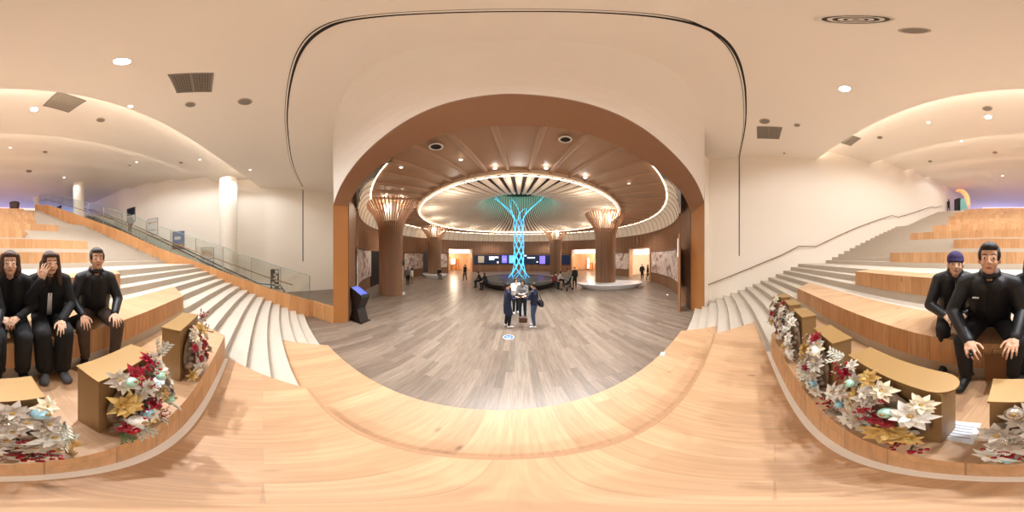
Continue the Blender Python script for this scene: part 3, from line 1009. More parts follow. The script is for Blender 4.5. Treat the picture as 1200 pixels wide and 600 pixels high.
for px, py, k, r, lab in ((287, 119, 0, .17, 'round ceiling speaker at upper left, right of the large square vent'), (223, 122.5, 0, .13, 'small round fitting below the large square vent'),
                          (1072, 36, 0, .1, 'small round fitting beside the large ringed diffuser'), (896, 142, 0, .16, 'round fitting just above the small vent on the right'), (934, 146.5, 0, .1, 'small round fitting right of the small vent on the right'),
                          (118, 140.5, 1, .15, 'round speaker in the second ceiling band on the left'), (1157, 127, 1, .15, 'round speaker just above the bluish downlight'),
                          (1031, 161, 1, .12, 'round fitting in the second ceiling band on the right'), (53, 178, 2, .14, 'round fitting in the third ceiling band on the left'),
                          (1166, 178.5, 2, .14, 'round fitting in the third ceiling band on the right'), (152, 193.5, 2, .1, 'small round fitting beside the downlight over the left column'),
                          (1090, 189, 2, .14, 'round fitting in the third ceiling band near the right wall'), (34, 200.5, 3, .25, 'long fitting in the fourth ceiling band on the left'),
                          (212, 190.5, 1, .12, 'round fitting left of the tall column near the wall'), (919, 179.5, 0, .06, 'small dark camera dome near the right wall')):
    ringfit(px, py, k, r, lab)
# big ringed diffuser
p = onceil(1003, 23, 0)
t = thing('ring_diffuser', 'large round ringed air diffuser at the top right of the ceiling', 'air diffuser', p)
MB().lathe([(.001, -.004), (.15, -.004), (.15, 0)], 48).build('throat', DIFF, t)
for r in (.15, .11, .07, .035):
    MB().lathe([(r - .02, -.004), (r - .008, -.02), (r, -.018), (r - .006, -.004)], 48, close=True).build('ring', WHITEP, t, smooth='auto')
# square grilles
def grille(px, py, k, w, h, rz, lab, dark='#6f675e'):
    p = onceil(px, py, k)
    t = thing('ceiling_vent', lab, 'vent', p, rz, 'square ceiling vents')
    MB().box((0, w * 0, -.004), (w, h, .008)).build('backing', mat('vent_back', '#4f4942', .7), t)
    fr = MB()
    for sx in (-1, 1): fr.box((sx * (w / 2), 0, -.012), (.04, h + .04, .024))
    for sy in (-1, 1): fr.box((0, sy * (h / 2), -.012), (w + .04, .04, .024))
    fr.box((0, 0, -.012), (w, .04, .02))
    fr.build('frame', GREYD, t)
    m = MB(); n = 15
    for i in range(1, n): m.box((-w / 2 + w * i / n, 0, -.01), (.014, h, .016))
    for i in range(1, n): m.box((0, -h / 2 + h * i / n, -.012), (w, .014, .014))
    m.build('lattice', mat('vent_lattice', dark, .6), t)
grille(225.5, 97, 0, .74, .66, .35, 'large square ceiling vent at the upper left', '#8d8275')
grille(75, 120, 1, .8, .8, .2, 'square ceiling vent just past the first curved edge on the left', '#b3a797')
grille(901, 155.5, 0, .75, .75, .1, 'square ceiling vent on the right near the wall', '#a0958a')
grille(993.5, 163.5, 1, .75, .75, .1, 'square ceiling vent tucked under the curved edge on the right', '#a0958a')
# lobby ceiling fittings
for px, py, r, lab in ((511, 171.5, .2, 'oval speaker in the lobby ceiling at upper left'), (662.5, 163, .17, 'dark round fitting in the lobby ceiling at upper right')):
    p = gz(px, py, 6.11)
    t = thing('ceiling_speaker', lab, 'speaker', p, 0, 'lobby ceiling speakers')
    MB().lathe([(r * .75, 0), (r, 0), (r, -.03), (r * .75, -.03)], 28, close=True).build('rim', WHITEP, t)
    MB().lathe([(.001, -.015), (r * .75, -.015), (r * .75, 0)], 28).build('mesh', DARK, t)

# more spots further up (their fittings are the small lit ones above the landing)
for (px, py, k, lab) in ((75, 208, 4, 'tiny lit downlight above the far left column'), (1175, 206, 4, 'tiny lit downlight above the top tiers on the right'), (1128, 201, 4, 'tiny lit downlight near the far right wall')):
    p = onceil(px, py, k)
    downlight(p, .12, LAMPS, lab, 'hall downlights')
    lamp('hall_spot', p - Vector((0, 0, .08)), BACK_W * .7, (.94, .97, 1), radius=.15)

# upper floor: blue wash on the back wall, glowing pink kerb
for x, z, w, c in ((-7, 8.2, 130, (.25, .38, 1)), (5.5, 8.2, 150, (.25, .38, 1)), (0, 8.0, 60, (.45, .42, 1)), (9, 8, 30, (1, .5, .5))):
    d = bpy.data.lights.new('blue_wash', 'POINT'); d.energy = w * 4; d.color = c; d.shadow_soft_size = .3
    o = bpy.data.objects.new('blue_wash', d); COL.objects.link(o); o.location = (x, -27.5, z)
GLOWP = mat('pink_kerb_glow', '#ffd9d2', .5, emit='#ffc4b6', es=1.1)
A = arc_pts(41.2, -4.2, 5.2, 30); B = arc_pts(41.6, -4.2, 5.2, 30)
m = MB(); m.prism([(x, y) for x, y in A] + list(reversed(B)), 7.2, 8.02)
o = m.build('glowing_kerb', GLOWP); tag(o, 'long pinkish glowing kerb at the head of the seating tiers', 'light strip')
# ------------------------------------------------------------------ left side: railing, escalator, columns, posters
# glass balustrade on the parapet: panes, posts, handrail
t = thing('glass_balustrade', 'glass balustrade with bronze handrail along the top of the oak parapet', 'railing', (0, 0, 0))
ys = [1.9 - 1.18 * i for i in range(15)]
for y0, y1 in zip(ys, ys[1:]):
    x0, z0 = par_at(y0); x1, z1 = par_at(y1)
    x0 -= .07; x1 -= .07
    e = .012
    MB().hull8([(x0 - e, y0 - .02, z0 - .02), (x0 + e, y0 - .02, z0 - .02), (x1 + e, y1 + .02, z1 - .02), (x1 - e, y1 + .02, z1 - .02),
                (x0 - e, y0 - .02, z0 + 1.02), (x0 + e, y0 - .02, z0 + 1.02), (x1 + e, y1 + .02, z1 + 1.02), (x1 - e, y1 + .02, z1 + 1.02)]).build('glass_pane', GLASS, t)
m = MB()
pts = [(par_at(y)[0] - .07, y, par_at(y)[1] + 1.03) for y in [1.9 - .2 * i for i in range(84)]]
m.tube(pts, .012, 6); m.build('top_edge', GLASSE, t)
for y in ys:
    x, z = par_at(y)
    MB().box((x - .07, y, z + .5), (.02, .03, 1.06)).build('post', STEEL, t)
m = MB()
pts = [(par_at(y)[0] + .0, y, par_at(y)[1] + .45) for y in [1.2 - .2 * i for i in range(80)]]
m.tube(pts, .021, 8); m.build('handrail', RAILB, t, smooth=True)
for y in ys[1:-1:1]:
    x, z = par_at(y)
    MB().tube([(x - .06, y - .3, z + .52), (x, y - .3, z + .53)], .009, 6).build('bracket', RAILB, t)

# right handrail on the wall
t = thing('wall_handrail', 'thin bronze handrail fixed along the right wall above the stairs', 'railing', (0, 0, 0))
RP = [(829, 334), (846, 327.5), (866, 319.5), (894, 308), (916, 299), (936, 288.5), (956, 289), (980, 277.5), (1005, 266.5), (1030, 257.5), (1045, 252.5), (1053, 254.5), (1070, 249.5), (1085, 244.2), (1092, 242.2), (1096, 243.5), (1104, 241.2)]
P = []
for px, py in RP:
    az, el = ray(px, py)
    # wall plane x = right_x(y) - .09
    lo = 3.0
    x = 7.0
    for _ in range(12):
        y = x / math.tan(az); x = right_x(y) - .09
    P.append(gx(px, py, x))
MB().tube(P, .022, 8).build('rail', RAILB, t, smooth=True)
for i in (0, 1, 2, 3, 4, 6, 7, 8, 9, 11, 12):
    p = P[i].lerp(P[i + 1], .5)
    MB().tube([p - Vector((0, 0, .02)), p + Vector((.02, 0, -.07)), p + Vector((.11, 0, -.07))], .008, 6).build('bracket', RAILB, t)

# round white columns
def round_column(x, y, r, z1, label):
    t = thing('round_column', label, 'column', (x, y, 0), 0, 'round white columns')
    zb = 7.2 if math.hypot(x - CX, y - CY) > 39.2 and x > -5 else 0
    t.location.z = zb
    MB().lathe([(r, 0), (r, z1 - zb)], 40).build('shaft', PLASTER, t, smooth='auto')
    MB().lathe([(r + .02, 0), (r + .02, .12), (r, .14)], 40).build('base_ring', STEEL, t, smooth='auto')
round_column(-10.0, -2.15, .56, 7.75, 'nearest tall round white column on the left, behind the glass rail')
round_column(-6.55, -13.9, .52, 9.95, 'middle round white column rising behind the oak parapet')
round_column(-3.75, -20.3, .38, 10.3, 'farthest slim white column on the upper floor at the left')

# escalator behind the parapet
t = thing('escalator', 'escalator with glass sides and black handrails behind the oak parapet', 'escalator', (-8.6, 1.0, 0))
ESC = [(1.0, 0.0), (-.2, .1), (-15.5, 6.9), (-16.6, 7.2)]
def esc_z(y):
    for a, b in zip(ESC, ESC[1:]):
        if a[0] >= y >= b[0]: return a[1] + (b[1] - a[1]) * (a[0] - y) / (a[0] - b[0])
    return ESC[-1][1]
m = MB()
m.add([(s * .55, y - 1, z - (.02 if k else 0)) for s in (-1, 1) for k, (y, z) in enumerate(ESC)] + [(s * .55, y - 1, max(z - 1.0, -.02)) for s in (-1, 1) for k, (y, z) in enumerate(ESC)],
      [(i, i + 1, i + 9, i + 8) for i in range(3)] + [(4 + i, 12 + i, 13 + i, 5 + i) for i in range(3)] + [(i, 4 + i, 5 + i, i + 1) for i in range(3)] + [(8 + i, 9 + i, 13 + i, 12 + i) for i in range(3)])
m.build('truss', mat('escalator_cladding', '#b9b6b0', .35, .4), t)
m = MB()
for i in range(44):
    y = -.4 - i * .345; z = esc_z(y)
    m.box((0, y - 1, z + .05), (1.0, .36, .16))
m.build('steps', mat('escalator_step', '#3b3c3e', .5, .5), t)
for s in (-1, 1):
    side = MB(); vs = []
    for y, z in ESC:
        for dx, dz in ((-.01, .05), (.01, .05), (.01, .9), (-.01, .9)): vs.append((s * .53 + dx, y - 1, z + dz))
    side.add(vs, [(j * 4 + k, j * 4 + (k + 1) % 4, j * 4 + 4 + (k + 1) % 4, j * 4 + 4 + k) for j in range(3) for k in range(4)])
    side.build('glass_side', GLASS, t)
    MB().tube([(s * .53, ESC[0][0] - 1 + .1, .75)] + [(s * .53, y - 1, z + .93) for y, z in ESC], .035, 8).build('handrail', RUBBER, t, smooth=True)
    MB().tube([(s * .53, y - 1, z + .06) for y, z in ESC], .05, 6).build('skirt', STEEL, t)

# posters on the left wall
def poster(px0, px1, py0, py1, frame, body, label, bits):
    a = gx(px0, (py0 + py1) / 2, -11.46); b = gx(px1, (py0 + py1) / 2, -11.46)
    c0 = gx((px0 + px1) / 2, py0, -11.46); c1 = gx((px0 + px1) / 2, py1, -11.46)
    w = abs(a.y - b.y); h = c0.z - c1.z
    t = thing('wall_poster', label, 'poster', (-11.5, (a.y + b.y) / 2, c1.z), 0, 'framed posters on the left wall')
    MB().box((.02, 0, h / 2), (.04, w, h)).build('poster_frame', frame, t)
    MB().box((.045, 0, h / 2), (.01, w - .08, h - .08)).build('print', body, t)
    for nm, u, v, uw, vh, mm in bits:
        MB().box((.052, (.5 - u) * w * -1, v * h), (.008, uw * w, vh * h)).build(nm, mm, t)
PW = mat('print_white', '#d9d6cf', .5); PK = mat('print_black', '#1d1d1f', .5); PB_ = mat('print_blue', '#5f6f96', .5, noise=(1.5, .3)); PS = mat('print_sand', '#cbb59c', .5); PBR = mat('print_brown', '#8d7d68', .5)
FRD = mat('poster_frame_dark', '#6d675e', .4)
poster(148.5, 158.5, 243.5, 260.5, FRD, PW, 'farthest wall poster, black above and white below with pale writing', [('dark_picture', .5, .72, .9, .5, PK), ('text_line', .5, .8, .6, .06, PW), ('text_line', .45, .68, .6, .06, PW), ('text_line', .5, .3, .5, .05, PBR)])
poster(172.5, 185, 256, 275.5, FRD, PW, 'pale wall poster with a small dark mark, second from the back', [('dark_mark', .25, .72, .14, .1, PK), ('sand_picture', .5, .75, .8, .1, PS), ('text_line', .5, .3, .7, .04, PBR)])
poster(202, 216, 271, 292, FRD, PB_, 'blue landscape wall poster, third from the back', [('pale_cloud', .45, .62, .5, .16, PW), ('brown_shore', .5, .2, .9, .2, PBR)])
poster(235.5, 250.5, 290, 311, FRD, PW, 'white wall poster with a sandy picture, nearest to the portal', [('sand_picture', .5, .72, .84, .36, PS), ('dark_mark', .2, .7, .12, .12, PBR), ('text_line', .5, .35, .7, .04, PBR)])
# black and white notice on the glass
XN = -6.618
pc = gx(322, 327, XN); ya, yb = gx(317.2, 327, XN).y, gx(327.2, 327, XN).y
zt, zb = gx(322, 315.5, XN).z, gx(322, 338.5, XN).z
w = abs(yb - ya)
t = thing('notice_panel', 'narrow black notice with white patches fixed on the glass balustrade', 'sign', (XN - .02, pc.y, zb))
MB().box((0, 0, (zt - zb) / 2), (.03, w, zt - zb)).build('board', PK, t)
rs = random.Random(4)
for i in range(14):
    u, v = rs.uniform(-.3, .3), .06 + .88 * i / 13
    MB().box((.017, u * w, v * (zt - zb)), (.006, w * rs.uniform(.2, .5), (zt - zb) * rs.uniform(.025, .05))).build('white_patch', WHITEP, t)

# things on the upper floor
t = thing('upper_drum', 'dark brown round drum standing on the upper floor behind the top tier', 'stand', gd(17, 243, 17.2) - Vector((0, 0, .1)))
t.location.z = 7.2
MB().lathe([(.44, 0), (.5, .15), (.52, .9), (.55, 1.15), (.52, 1.2)], 32).build('body', mat('drum_brown', '#4c3026', .4), t, smooth='auto')
MB().lathe([(.55, 1.15), (.56, 1.2), (.5, 1.25), (.02, 1.26)], 32).build('top', PK, t, smooth='auto')
t = thing('stair_enclosure', 'dark triangular side of a stair seen behind the far column', 'stair', (-7.6, -22, 7.2))
MB().prism([(0, 0), (4.6, 0), (4.6, .2), (0, .2)], 0, lambda p: 2.9 if p[0] < 1 else .15).build('side_panel', mat('stair_dark', '#4b3f44', .6), t)
t = thing('lift_lobby_portal', 'dark doorway with a curved orange lit hood on the upper floor at the right', 'doorway', gd(1122, 247, 17.3))
t.location.z = 7.2; t.rotation_euler.z = PI - .45
MB().box((0, 0, .85), (.75, .3, 1.7)).build('dark_door', PK, t)
pts = [(-.15 + 2.1 * math.sin(a), -.15, .25 + 2.4 * math.cos(a)) for a in [PI / 2 * (.05 + .95 * i / 14) for i in range(15)]]
MB().tube(pts, [.12 + .14 * math.sin(PI * i / 14) for i in range(15)], 8).build('orange_hood', mat('orange_glow', '#f0a070', .5, emit='#ff9d66', es=.9), t, smooth=True)
MB().box((1.05, .05, .8), (1.2, .05, 1.5)).build('blue_glass', mat('teal_glass', '#8fb7b8', .2, emit='#7fd0c8', es=.35), t)
# blue kerb wall on the right, low barrier
for nm, (px, py), lab in ():
    pass

# ------------------------------------------------------------------ lobby small things
t = thing('information_kiosk', 'black leaning information kiosk with blue screen beside the left jamb', 'kiosk', (-5.2, 3.5, 0), R_(12))
m = MB()
side = [(-.3, 0), (.28, 0), (.2, .25), (.1, .55), (.34, 1.05), (.3, 1.12), (-.28, 1.38), (-.34, 1.3), (-.22, .8), (-.2, .4)]
n = len(side)
vs = [(x, y, z) for y in (-.22, .22) for x, z in side]
m.add(vs, [tuple(range(n)), tuple(reversed(range(n, 2 * n)))] + [(i, (i + 1) % n, n + (i + 1) % n, n + i) for i in range(n)])
m.build('body', mat('kiosk_black', '#1d1614', .3), t)
d = Vector((-.58, 0, .26)).normalized(); nn = Vector((.26, 0, .58)).normalized()
c = Vector((.01, 0, 1.25)) + nn * .008
e = Vector((0, 1, 0))
MB().add([c + d * .29 - e * .19, c + d * .29 + e * .19, c - d * .27 + e * .19, c - d * .27 - e * .19], [(0, 1, 2, 3)]).build('screen', mat('kiosk_screen', '#4d5fc0', .2, emit='#5468d8', es=.55), t)
MB().box((0, 0, .012), (.7, .55, .024)).build('foot_plate', mat('kiosk_foot', '#151210', .4), t)

p = gz(471.5, 344.5, 0)
t = thing('light_totem', 'slim lit white totem standing in front of the left column', 'totem', p, -.75)
MB().box((0, 0, .06), (.34, .3, .12)).build('foot', WHITEP, t)
MB().box((0, .05, 1.0), (.1, .08, 1.9)).build('post', STEEL, t)
MB().box((0, -.02, 1.45), (.26, .06, .9)).build('lit_panel', mat('totem_lit', '#d8f4ea', .4, emit='#bfeee0', es=1.1), t)
MB().ell((0, 0, 2.15), (.2, .16, .24)).build('dark_head', PK, t, smooth=True)

# floor stickers
def sticker(px, py, r, label, cols):
    p = gz(px, py, .004)
    t = thing('floor_sticker', label, 'sticker', (p.x, p.y, .001))
    MB().lathe([(r, 0), (r, .002)], 32).build('white_disc', mat('sticker_white', '#e6eaf0', .4), t)
    MB().lathe([(r * .88, .002), (r * .88, .004)], 32).build('blue_disc', mat('sticker_blue', cols, .4), t)
    m = MB()
    for i in range(5): m.box((-r * .45 + r * .22 * i, (.05 if i % 2 else -.03) * r, .0045), (r * .09, r * .36, .002))
    m.box((0, -r * .5, .0045), (r * .8, r * .08, .002))
    m.build('white_symbol', mat('sticker_mark', '#eef2f8', .4), t)
sticker(596, 395, .16, 'round blue floor sticker with white symbols in front of the standing group', '#3568ac')
pp = gz(776.5, 414.5, .455)
t = thing('floor_sticker', 'small pale blue sticker on the right end of the lowest oak tier', 'sticker', pp, .5)
MB().box((0, 0, .001), (.14, .09, .003)).build('label', mat('sticker_pale', '#a9bccb', .4), t)
pp = gz(782, 346, 0)
t = thing('floor_spot', 'small bright round floor light near the right mural', 'floor light', pp)
MB().lathe([(.1, 0), (.1, .02), (.06, .03)], 20).build('rim', STEEL, t)
MB().lathe([(.06, .03), (.055, .036), (.001, .04)], 20).build('lens', LAMPS, t)
# ------------------------------------------------------------------ gold planters with Christmas flowers
GOLD = mat('gold_panel', '#987746', .45, .25, noise=(2, .08))
GOLDS = mat('gold_side', '#94744a', .5, .2)
def petal_mat(n, c, rough=.5, metal=0): return mat(n, c, rough, metal, noise=(14, .12))
PWH = petal_mat('petal_white', '#ebe6dc'); PGO = petal_mat('petal_gold', '#d3b06a', .35, .45); PRE = petal_mat('petal_red', '#98142a'); PSI = petal_mat('petal_silver_grey', '#bfb1a2', .4, .2)
PIV = petal_mat('petal_ivory', '#e8dcc0'); LEAFG = petal_mat('leaf_green', '#4c6a3c'); LEAFP = petal_mat('leaf_frosted', '#c4c3b4'); LEAFB = petal_mat('leaf_brown', '#8a6a48')
BAB = mat('bauble_blue', '#9fcfe0', .15, .25, coat=.5); BAM = mat('bauble_mint', '#a9d6c2', .18, .2, coat=.5); BAR = mat('bauble_red', '#a3182c', .15, .4); BAS = mat('bauble_silver', '#c9c0b6', .12, .8); BAW = mat('bauble_white', '#ebe6dd', .5)
STEMB = mat('stem_brown', '#5b4433', .7)
CORE = mat('bouquet_twigs', '#85735f', .9, noise=(20, .5))
rf = random.Random(11)
def petal(m, M, L, w, bend, cup=.25, mi=0):
    vs = []; n = 6
    for i in range(n + 1):
        t = i / n
        ww = w * math.sin(PI * min(1, t ** .75 * .97 + .03)) * (1 if t < 1 else 0) + (.0008)
        z = L * bend * (t ** 1.6) ; x = L * t
        vs += [(x, -ww, z + cup * ww), (x, 0, z), (x, ww, z + cup * ww)]
    vs = [M @ Vector(v) for v in vs]
    fs = []
    for i in range(n):
        a = i * 3; b = a + 3
        fs += [(a, a + 1, b + 1, b), (a + 1, a + 2, b + 2, b + 1)]
    m.add(vs, fs, mi)
def poinsettia_mesh(r, seed):
    rs = random.Random(seed); m = MB()
    for ring_, (k, L, bend, w) in enumerate(((6, 1.0, -.12, .24), (6, .78, .16, .21), (4, .45, .45, .15))):
        for i in range(k):
            a = 2 * PI * (i + .5 * ring_) / k + rs.uniform(-.15, .15)
            M = Matrix.Translation((0, 0, .004 * ring_)) @ Matrix.Rotation(a, 4, 'Z') @ Matrix.Rotation(rs.uniform(-.12, .12), 4, 'X')
            petal(m, M, r * L * rs.uniform(.88, 1.1), r * w, bend + rs.uniform(-.08, .08), .3)
    return m
def center_mesh(r):
    m = MB()
    for i in range(6):
        a = 2 * PI * i / 6
        m.ell((r * .09 * math.cos(a), r * .09 * math.sin(a), r * .12), r * .05, 7, 5)
    m.ell((0, 0, r * .15), r * .06, 7, 5)
    return m
def mesh_of(mb, name, mats_):
    o = mb.build(name, mats_, smooth=True); me = o.data
    bpy.data.objects.remove(o); return me
ME = {}
for nm, mm in (('w', PWH), ('g', PGO), ('r', PRE), ('s', PSI), ('i', PIV)):
    for v in range(2): ME[nm + str(v)] = mesh_of(poinsettia_mesh(.1, hash(nm) % 7 + v * 13 + ord(nm)), 'poinsettia', mm)
ME['c'] = mesh_of(center_mesh(.1), 'flower_center', PGO)
ME['cr'] = mesh_of(center_mesh(.1), 'flower_center', BAR)
for nm, mm in (('bb', BAB), ('bm', BAM), ('br', BAR), ('bs', BAS), ('bw', BAW)):
    ME[nm] = mesh_of(MB().ell((0, 0, 0), .032, 18, 12), 'bauble', mm)
ME['cap'] = mesh_of(MB().lathe([(.009, .029), (.009, .037), (.004, .041), (.001, .041)], 10), 'bauble_cap', GOLD)
def berries(seed):
    rs = random.Random(seed); m = MB()
    for i in range(9):
        d = Vector((rs.uniform(-1, 1), rs.uniform(-1, 1), rs.uniform(.2, 1.2))).normalized() * rs.uniform(.04, .085)
        m.ell(d, .0085, 8, 6, 0); m.tube([(0, 0, 0), d * .5 + Vector((0, 0, .006)), d], .0016, 4, mi=1)
    return m
ME['be0'] = mesh_of(berries(1), 'berry_spray', [BAR, STEMB]); ME['be1'] = mesh_of(berries(2), 'berry_spray', [BAR, STEMB]); ME['bz0'] = mesh_of(berries(3), 'berry_spray', [BAS, STEMB])
def spray(seed, mm=0):
    rs = random.Random(seed); m = MB()
    for b in range(3):
        a = rs.uniform(0, 2 * PI); tilt = rs.uniform(.1, .6)
        d = Vector((math.cos(a) * math.sin(tilt + .5), math.sin(a) * math.sin(tilt + .5), math.cos(tilt + .5)))
        end = d * .13
        m.tube([(0, 0, 0), end * .5, end], .002, 4, mi=1)
        for i in range(9):
            p = end * (i + 1) / 9
            side = d.cross(Vector((0, 0, 1))).normalized() * (1 if i % 2 else -1)
            q = d.to_track_quat('X', 'Z').to_matrix().to_4x4()
            M = Matrix.Translation(p) @ q @ Matrix.Rotation((.8 if i % 2 else -.8), 4, 'Z')
            petal(m, M, .045, .008, .1)
    return m
ME['sw0'] = mesh_of(spray(5), 'leaf_spray', [LEAFP, STEMB]); ME['sw1'] = mesh_of(spray(8), 'leaf_spray', [LEAFP, STEMB])
ME['sg0'] = mesh_of(spray(9), 'leaf_spray', [LEAFG, STEMB]); ME['sb0'] = mesh_of(spray(12), 'leaf_spray', [LEAFB, STEMB]); ME['so0'] = mesh_of(spray(15), 'leaf_spray', [PGO, STEMB])
def put(key, name, parent, p, nrm, scale=1, sub=None):
    o = bpy.data.objects.new(name, ME[key]); COL.objects.link(o); o.parent = parent
    q = Vector(nrm).to_track_quat('Z', 'Y')
    o.matrix_local = Matrix.Translation(p) @ q.to_matrix().to_4x4() @ Matrix.Rotation(rf.uniform(0, 6.28), 4, 'Z') @ Matrix.Scale(scale, 4)
    if sub:
        c = bpy.data.objects.new('bauble_cap' if sub == 'cap' else 'flower_center', ME[sub]); COL.objects.link(c); c.parent = o
    return o
PH = .60
def planter(xa, xb, depth, label, spec, seed, yoff=0, h=PH, round_end=False):
    """box from xa to xb with its front face behind the tier edge; spec = list (kind, u, v, scale) u across -1..1, v 0 bottom..1 top"""
    rf.seed(seed)
    xm = (xa + xb) / 2; w = xb - xa
    # front-centre of the box on the tier
    Rm = 24.09 + yoff
    y = arc_y(Rm, xm)
    y2 = arc_y(Rm, xm + .1)
    rz = math.atan2(y2 - y, .1)
    t = thing('flower_planter', label, 'planter', (xm, y, 1.354), rz, 'gold Christmas flower planters')
    b = MB()
    b.box((0, -depth / 2, h / 2), (w, depth, h))
    b.build('box', GOLDS, t)
    tp = MB()
    e = .006
    if round_end:
        poly = [(-w / 2 - e, e), (-w / 2 - e, -depth - e)]
        poly = [(w / 2 + e, -depth - e), (w / 2 + e, e), (-w / 2 + .05, e)] + [(-w / 2 + .05 - .09 * math.sin(a), -depth / 2 + (depth / 2 + e) * math.cos(a)) for a in [PI * i / 8 for i in range(1, 8)]] + [(-w / 2 + .05, -depth - e)]
        tp.prism(poly, h, h + .014)
    else:
        tp.box((0, -depth / 2, h + .007), (w + 2 * e, depth + 2 * e, .014))
    tp.build('top_panel', GOLD, t)
    # dark greenery core in front of the box
    m = MB()
    rs = random.Random(seed + 5)
    for i in range(44):
        u = rs.uniform(-1, 1); v = rs.random()
        m.ell((u * w * .4, .02 + .03 * math.sin(PI * v) + .02 * (1 - v), .05 + v * (h - .1)), rs.uniform(.02, .034), 7, 5)
    m.ell((0, .02, h * .47), (w * .44, .035, h * .43), 14, 9)
    m.build('greenery', CORE, t)
    for kind, u, v, sc in spec:
        bulge = .045 + .055 * math.sin(PI * v) + .05 * (1 - v)
        sc *= .8
        p = Vector((u * w * .46, bulge + rf.uniform(-.01, .015), .075 + v * (h - .055)))
        n = Vector((u * .45 + rf.uniform(-.25, .25), 1, .15 + .75 * v + rf.uniform(-.15, .2))).normalized()
        v_ = rf.choice('01')
        if kind in 'wgrsi':
            put(kind + v_, 'poinsettia', t, p, n, sc, 'cr' if kind in 'r' else 'c')
        elif kind in ('bb', 'bm', 'br', 'bs', 'bw'):
            put(kind, 'bauble', t, p + n * .015, n, sc, 'cap')
        elif kind == 'be': put('be' + v_, 'berry_spray', t, p, n, sc)
        elif kind == 'bz': put('bz0', 'berry_spray', t, p, n, sc)
        else: put({'sw': 'sw' + v_, 'sg': 'sg0', 'sb': 'sb0', 'so': 'so0'}[kind], 'leaf_spray', t, p, n, sc * .78)
    return t
def fill(rs, n, kinds): return [(rs.choice(kinds), rs.uniform(-1, 1), rs.random(), rs.uniform(.6, .9)) for _ in range(n)]
rs = random.Random(3)
# note u>0 is +x (towards the right wall)
planter(-.12, .13, .155, 'narrow gold planter with silver flowers, in front of the woman in black sweater',
        [('s', .2, .88, .9), ('s', -.4, .85, .8), ('bb', -.75, .9, 1.2), ('i', -1.0, .98, .7), ('w', -.9, .62, 1.0), ('s', .1, .6, 1.0), ('s', .8, .7, .9), ('w', .5, .45, .9), ('s', -.5, .4, .9),
         ('be', -.4, .25, 1.2), ('be', -.8, .2, 1.2), ('r', -.4, .2, .8), ('r', .1, .12, .8), ('bb', .6, .05, 1.2), ('g', -1.3, .3, .9), ('sw', -1.3, .55, 1.2), ('sw', -1.4, .75, 1.1), ('so', -1.2, .2, 1.2), ('w', .9, .2, .9), ('be', .7, .3, 1.1), ('bs', .4, .95, 1.2), ('sw', -.9, .1, 1)] + fill(rs, 14, ['s', 's', 'w', 'bz', 's', 'be']), 21)
planter(-.74, -.35, .165, 'wide gold planter with mixed poinsettias in front of the man in brown trousers',
        [('g', .85, .72, 1.15), ('r', .15, .93, 1.0), ('bm', .5, .93, 1.15), ('w', -.1, .72, 1.0), ('r', -.55, 1.0, .9), ('sw', -.95, .98, 1.3), ('w', -.75, .85, .9), ('bm', -.55, .78, 1.15), ('i', .6, .92, .8),
         ('bw', .75, .42, 1.5), ('bb', .35, .42, 1.2), ('r', .0, .5, .8), ('g', -.45, .55, 1.0), ('w', .1, .3, .9), ('g', .1, .14, 1.0), ('br', .75, .13, 1.2), ('w', .6, .25, .9), ('be', .55, .5, 1.1), ('bm', -.65, .35, 1.35), ('w', -.8, .45, .9),
         ('s', -.9, .62, .9), ('be', -.35, .98, 1.2), ('sw', -.3, .1, 1.2), ('sg', .85, .02, 1.0), ('sw', .5, .05, 1.2), ('s', .35, .7, .7), ('r', .35, .33, .6), ('sw', -.9, .2, 1.1), ('be', -.1, .9, 1.1)] + fill(rs, 18, ['s', 'w', 's', 'r', 'be', 'g', 'bz', 'i', 's']), 22)
planter(-1.55, -1.12, .165, 'gold planter at the left end of the tier with dark red flowers',
        [('g', -.2, .85, 1.1), ('r', .1, .55, 1.0), ('r', -.4, .5, .9), ('i', .6, .8, .8), ('w', -.7, .6, .9), ('r', -.1, .3, .95), ('r', .5, .35, .8), ('w', .5, .14, 1.0), ('g', .85, .02, 1.0), ('bb', .35, .12, 1.0), ('be', -.9, 1.0, 1.3), ('be', -.7, .95, 1.2),
         ('w', -.3, .15, .9), ('so', .9, .2, 1.1), ('sw', .8, .5, 1.2), ('s', -.8, .3, .8), ('s', .8, .65, .8), ('be', .2, .7, 1)] + fill(rs, 14, ['r', 'w', 's', 'be', 'sb', 'i']), 23)
planter(.29, .82, .155, 'widest gold planter on the right with rounded end, a big white poinsettia and blue bauble',
        [('w', -.85, .78, 1.2), ('g', -.55, .35, 1.35), ('bb', .55, .42, 1.25), ('w', .85, .55, 1.1), ('s', .0, .75, 1.1), ('i', -.2, .9, .9), ('g', .25, .72, .9), ('bm', .45, .82, 1.0), ('r', .75, .88, .8), ('be', .9, .9, 1.2), ('sw', 1.0, 1.0, 1.2), ('w', .6, .65, .9),
         ('bm', -.45, .68, 1.25), ('be', -.2, .6, 1.1), ('r', -.25, .5, .7), ('br', -.1, .62, 1.0), ('w', .35, .15, 1.1), ('s', .1, .35, 1.0), ('w', .1, .08, 1.0), ('be', 1.0, .2, 1.3), ('be', .9, .05, 1.2), ('be', -.9, .1, 1.3), ('be', -.7, .03, 1.2), ('sw', .7, .05, 1.3), ('s', -.1, .2, .9), ('r', -.5, .55, .6), ('s', .8, .3, .9), ('so', -.9, .4, 1.1)] + fill(rs, 20, ['s', 'w', 's', 'i', 'be', 's', 'g', 'bz', 'r']), 24, round_end=True)
